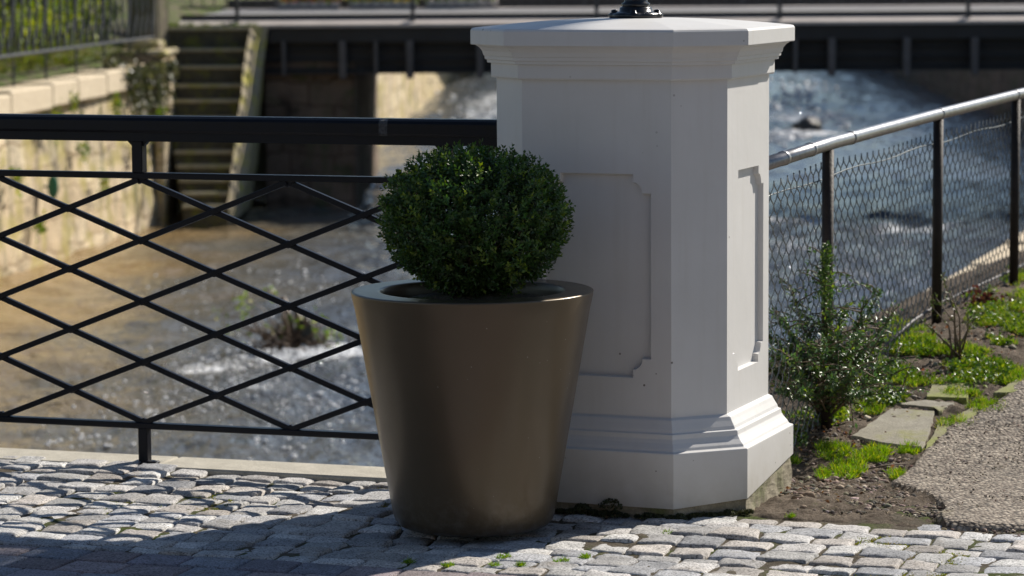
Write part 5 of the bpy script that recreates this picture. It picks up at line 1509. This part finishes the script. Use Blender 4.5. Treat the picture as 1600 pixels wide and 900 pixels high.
fbk = MB(); fbk.box((5.2, 130.4, -.85), (17, 1.4, 3.0)); fo = fbk.build('bank_wall', M['abut'], None, loc=(5.2, 130.4, -2)); tag(fo, 'broad dark masonry bank behind the distant closing wall', 'wall')
def dh(n): return np.stack([rng.uniform(11.6, 15.5, n), rng.uniform(60, 62, n), .25 + rng.random(n) * 2.6], -1)
V, Fq, cc = scatter_leaves(9000, dh, .17, (.025, .05, .022), .4)
h2 = thing('hedge', 'dark green hedge beyond the right half of the bridge', 'hedge', (13.5, 61, .25)); mesh_np('foliage', V, Fq, M['softleaf'], h2, True, cols=cc)
def wall_bg(name, label, x0, x1, Y, h, col, wins=0, cat='building', depth=8):
    r_ = thing(name, label, cat, ((x0 + x1) / 2, Y, .6)); b = MB(); b.box(((x0 + x1) / 2, Y + depth / 2, .5 + h / 2), (x1 - x0, depth, h)); b.build('wall', plain('render_' + name, col, .9, 0, .1, 1.5), r_)
    b = MB(); b.prism([(x0 - .4, 0), (x1 + .4, 0), ((x0 + x1) / 2, 3.4)], Vector((1, 0, 0)), UZ, Vector((0, 1, 0)), Vector((0, Y - .3, .5 + h)), depth + .6); b.build('roof', plain('tiles_' + name, (.16, .07, .045), .8), r_)
    n = int((x1 - x0) / 2.2)
    for fl in range(int(h / 2.9)):
        for k in range(n):
            x = x0 + (x1 - x0) * (k + .5) / n; b = MB(); b.box((x, Y - .02, 1.9 + fl * 2.9), (1.0, .1, 1.4), bev=.01); wo = b.build('window', M['concrete'], r_)
            b = MB(); b.box((x, Y - .075, 1.9 + fl * 2.9), (.84, .03, 1.24)); b.build('pane', plain('pane_glass', (.02, .025, .03), .08) if 'pane_glass' not in bpy.data.materials else bpy.data.materials['pane_glass'], wo)
    return r_
wall_bg('house', 'pale rendered house beyond the left end of the bridge', -16, -4.5, 72, 6.2, (.42, .38, .33))
wall_bg('house', 'reddish house beyond the right end of the bridge', 15, 27, 78, 6.2, (.28, .17, .13))

def tree(label, x, y, z, h, rad, leafy, group, seed, name='tree', tr=.16):
    random.seed(seed)
    r_ = thing(name, label, 'tree', (x, y, z), group); b = MB(); tips = []
    def grow(p, d, l, r0, lv):
        pts_ = [p]; rr = [r0]
        for k in range(3):
            d = (d + Vector((random.uniform(-.18, .18), random.uniform(-.18, .18), random.uniform(-.02, .10)))).normalized(); p = p + d * l / 3; pts_.append(p); rr.append(r0 * (1 - .14 * (k + 1)))
        b.tube(pts_, rr, 7 if lv < 2 else 4)
        if lv == 4: tips.append(p); return
        for k in range(3 if lv else 4):
            a = random.uniform(0, 6.28); sp = random.uniform(.4, .85); o = d.orthogonal().normalized(); o.rotate(Matrix.Rotation(a, 3, d))
            grow(p if k < 2 else pts_[2], (d + o * sp).normalized(), l * random.uniform(.6, .8), rr[-1] * .62, lv + 1)
            if lv == 3: tips.append(p)
    grow(Vector((x, y, z - .1)), Vector((0, 0, 1)), h * .34, tr, 0)
    b.build('trunk', M['bark'], r_, True)
    if leafy:
        T = np.array([tuple(t) for t in tips]); n = leafy
        P = T[rng.integers(0, len(T), n)] + rng.normal(0, rad * .16, (n, 3))
        V, Fq, cc = leaves(P, rdir(n), rdir(n) + np.array([0, 0, .6]), rng.uniform(.12, .22, n), rng.uniform(.08, .14, n), leafcols(n, (.04, .075, .02), .45, (.1, .14, .03), .2))
        mesh_np('crown', V, Fq, M['softleaf'], r_, True, cols=cc)
    return r_
for k, (x, y, h, lf_, lab) in enumerate([(-7, 66, 9, 5200, 'leafy tree standing left of the river just beyond the bridge'), (-18, 60, 11, 5200, 'broad tree on the far left bank behind the hedge'), (16, 72, 10, 5200, 'tree standing right of the river before the reddish house'), (22, 118, 14, 6000, 'tall distant tree on the right bank behind the reddish house')]):
    tree(lab, x, y, .5, h, 3, lf_, None, 100 + k)
# the street side behind us: a sunlit row of houses and a dark evergreen, seen only in reflections
def street_house(x0, x1, h, col, lab):
    Y = -20; r_ = thing('town_house', lab, 'building', ((x0 + x1) / 2, Y, 0)); b = MB(); b.box(((x0 + x1) / 2, Y - 5, h / 2), (x1 - x0, 10, h)); b.build('wall', plain('street_render_%d' % int(x0 + 50), col, .9, 0, .1, 1.5), r_)
    b = MB(); b.prism([(-15.4 - 9.9, 0), (-14.6 - 4.9, 0), (-25, 4)], Vector((0, 1, 0)), UZ, Vector((1, 0, 0)), Vector((x0, 0, h)), x1 - x0); b.build('roof', M['roof_tiles'], r_)
    n = int((x1 - x0) / 2.4)
    for fl in range(int(h / 3)):
        for k in range(n):
            x = x0 + (x1 - x0) * (k + .5) / n; b = MB(); b.box((x, Y + .03, 1.7 + fl * 3), (1.2, .1, 1.7), bev=.01); wo = b.build('window', M['concrete'], r_)
            b = MB(); b.box((x, Y + .09, 1.7 + fl * 3), (1.0, .03, 1.5)); b.build('pane', bpy.data.materials['pane_glass'], wo)
M['roof_tiles'] = plain('roof_tiles', (.16, .07, .045), .8)
street_house(-24, -9, 9.2, (.22, .17, .12), 'ochre town house across the street, left of the three behind the viewer')
street_house(-9, 3, 9.2, (.06, .045, .035), 'dark brick town house across the street, middle of the three behind the viewer')
street_house(3, 22, 9.2, (.25, .20, .15), 'cream town house across the street, right of the three behind the viewer')

# unseen tree added right of frame to block sun from the front pavement
def sun_blocker_tree():
    random.seed(77)
    base = Vector((12.3, 11.7, .1)); r_ = thing('sun_blocker_tree', 'unseen tree added on the right bank to shade the front corners of the paving', 'tree', tuple(base))
    hd = Vector((math.sin(SUN_AZ), math.cos(SUN_AZ), math.tan(SUN_EL)))
    cl = [(Vector((-2.22, 6.72, 0)) + hd * 13, .86, 4600), (Vector((1.86, 6.82, 0)) + hd * 13, .60, 2300), (Vector((14.2, 13.0, 9.5)), 1.6, 5200), (Vector((13.4, 11.3, 12.2)), 1.5, 4200)]
    b = MB(); top = base + Vector((0, 0, 6.5)); b.tube([base - UZ * .2, base + Vector((.05, 0, 3)), top], [.24, .19, .15], 12)
    for c_, rd_, n in cl:
        mid = top.lerp(c_, .5) + UZ * .6; b.tube([top - UZ * .3, mid, c_], [.12, .08, .04], 8)
        for k in range(14):
            d = Vector((random.gauss(0, 1), random.gauss(0, 1), random.gauss(0, .8))).normalized() * rd_ * .85; b.tube([c_, c_ + d * .5 + UZ * .05, c_ + d], [.03, .018, .006], 5)
    b.build('trunk', M['bark'], r_, True)
    P = np.concatenate([np.array(c_) + rdir(n) * (rng.random((n, 1)) ** .45) * rd_ for c_, rd_, n in cl]); n = len(P)
    V, Fq, cc = leaves(P, rdir(n), rdir(n) + np.array([0, 0, .6]), rng.uniform(.09, .15, n), rng.uniform(.06, .10, n), leafcols(n, (.05, .09, .02), .4))
    mesh_np('crown', V, Fq, M['softleaf'], r_, True, cols=cc)
sun_blocker_tree()
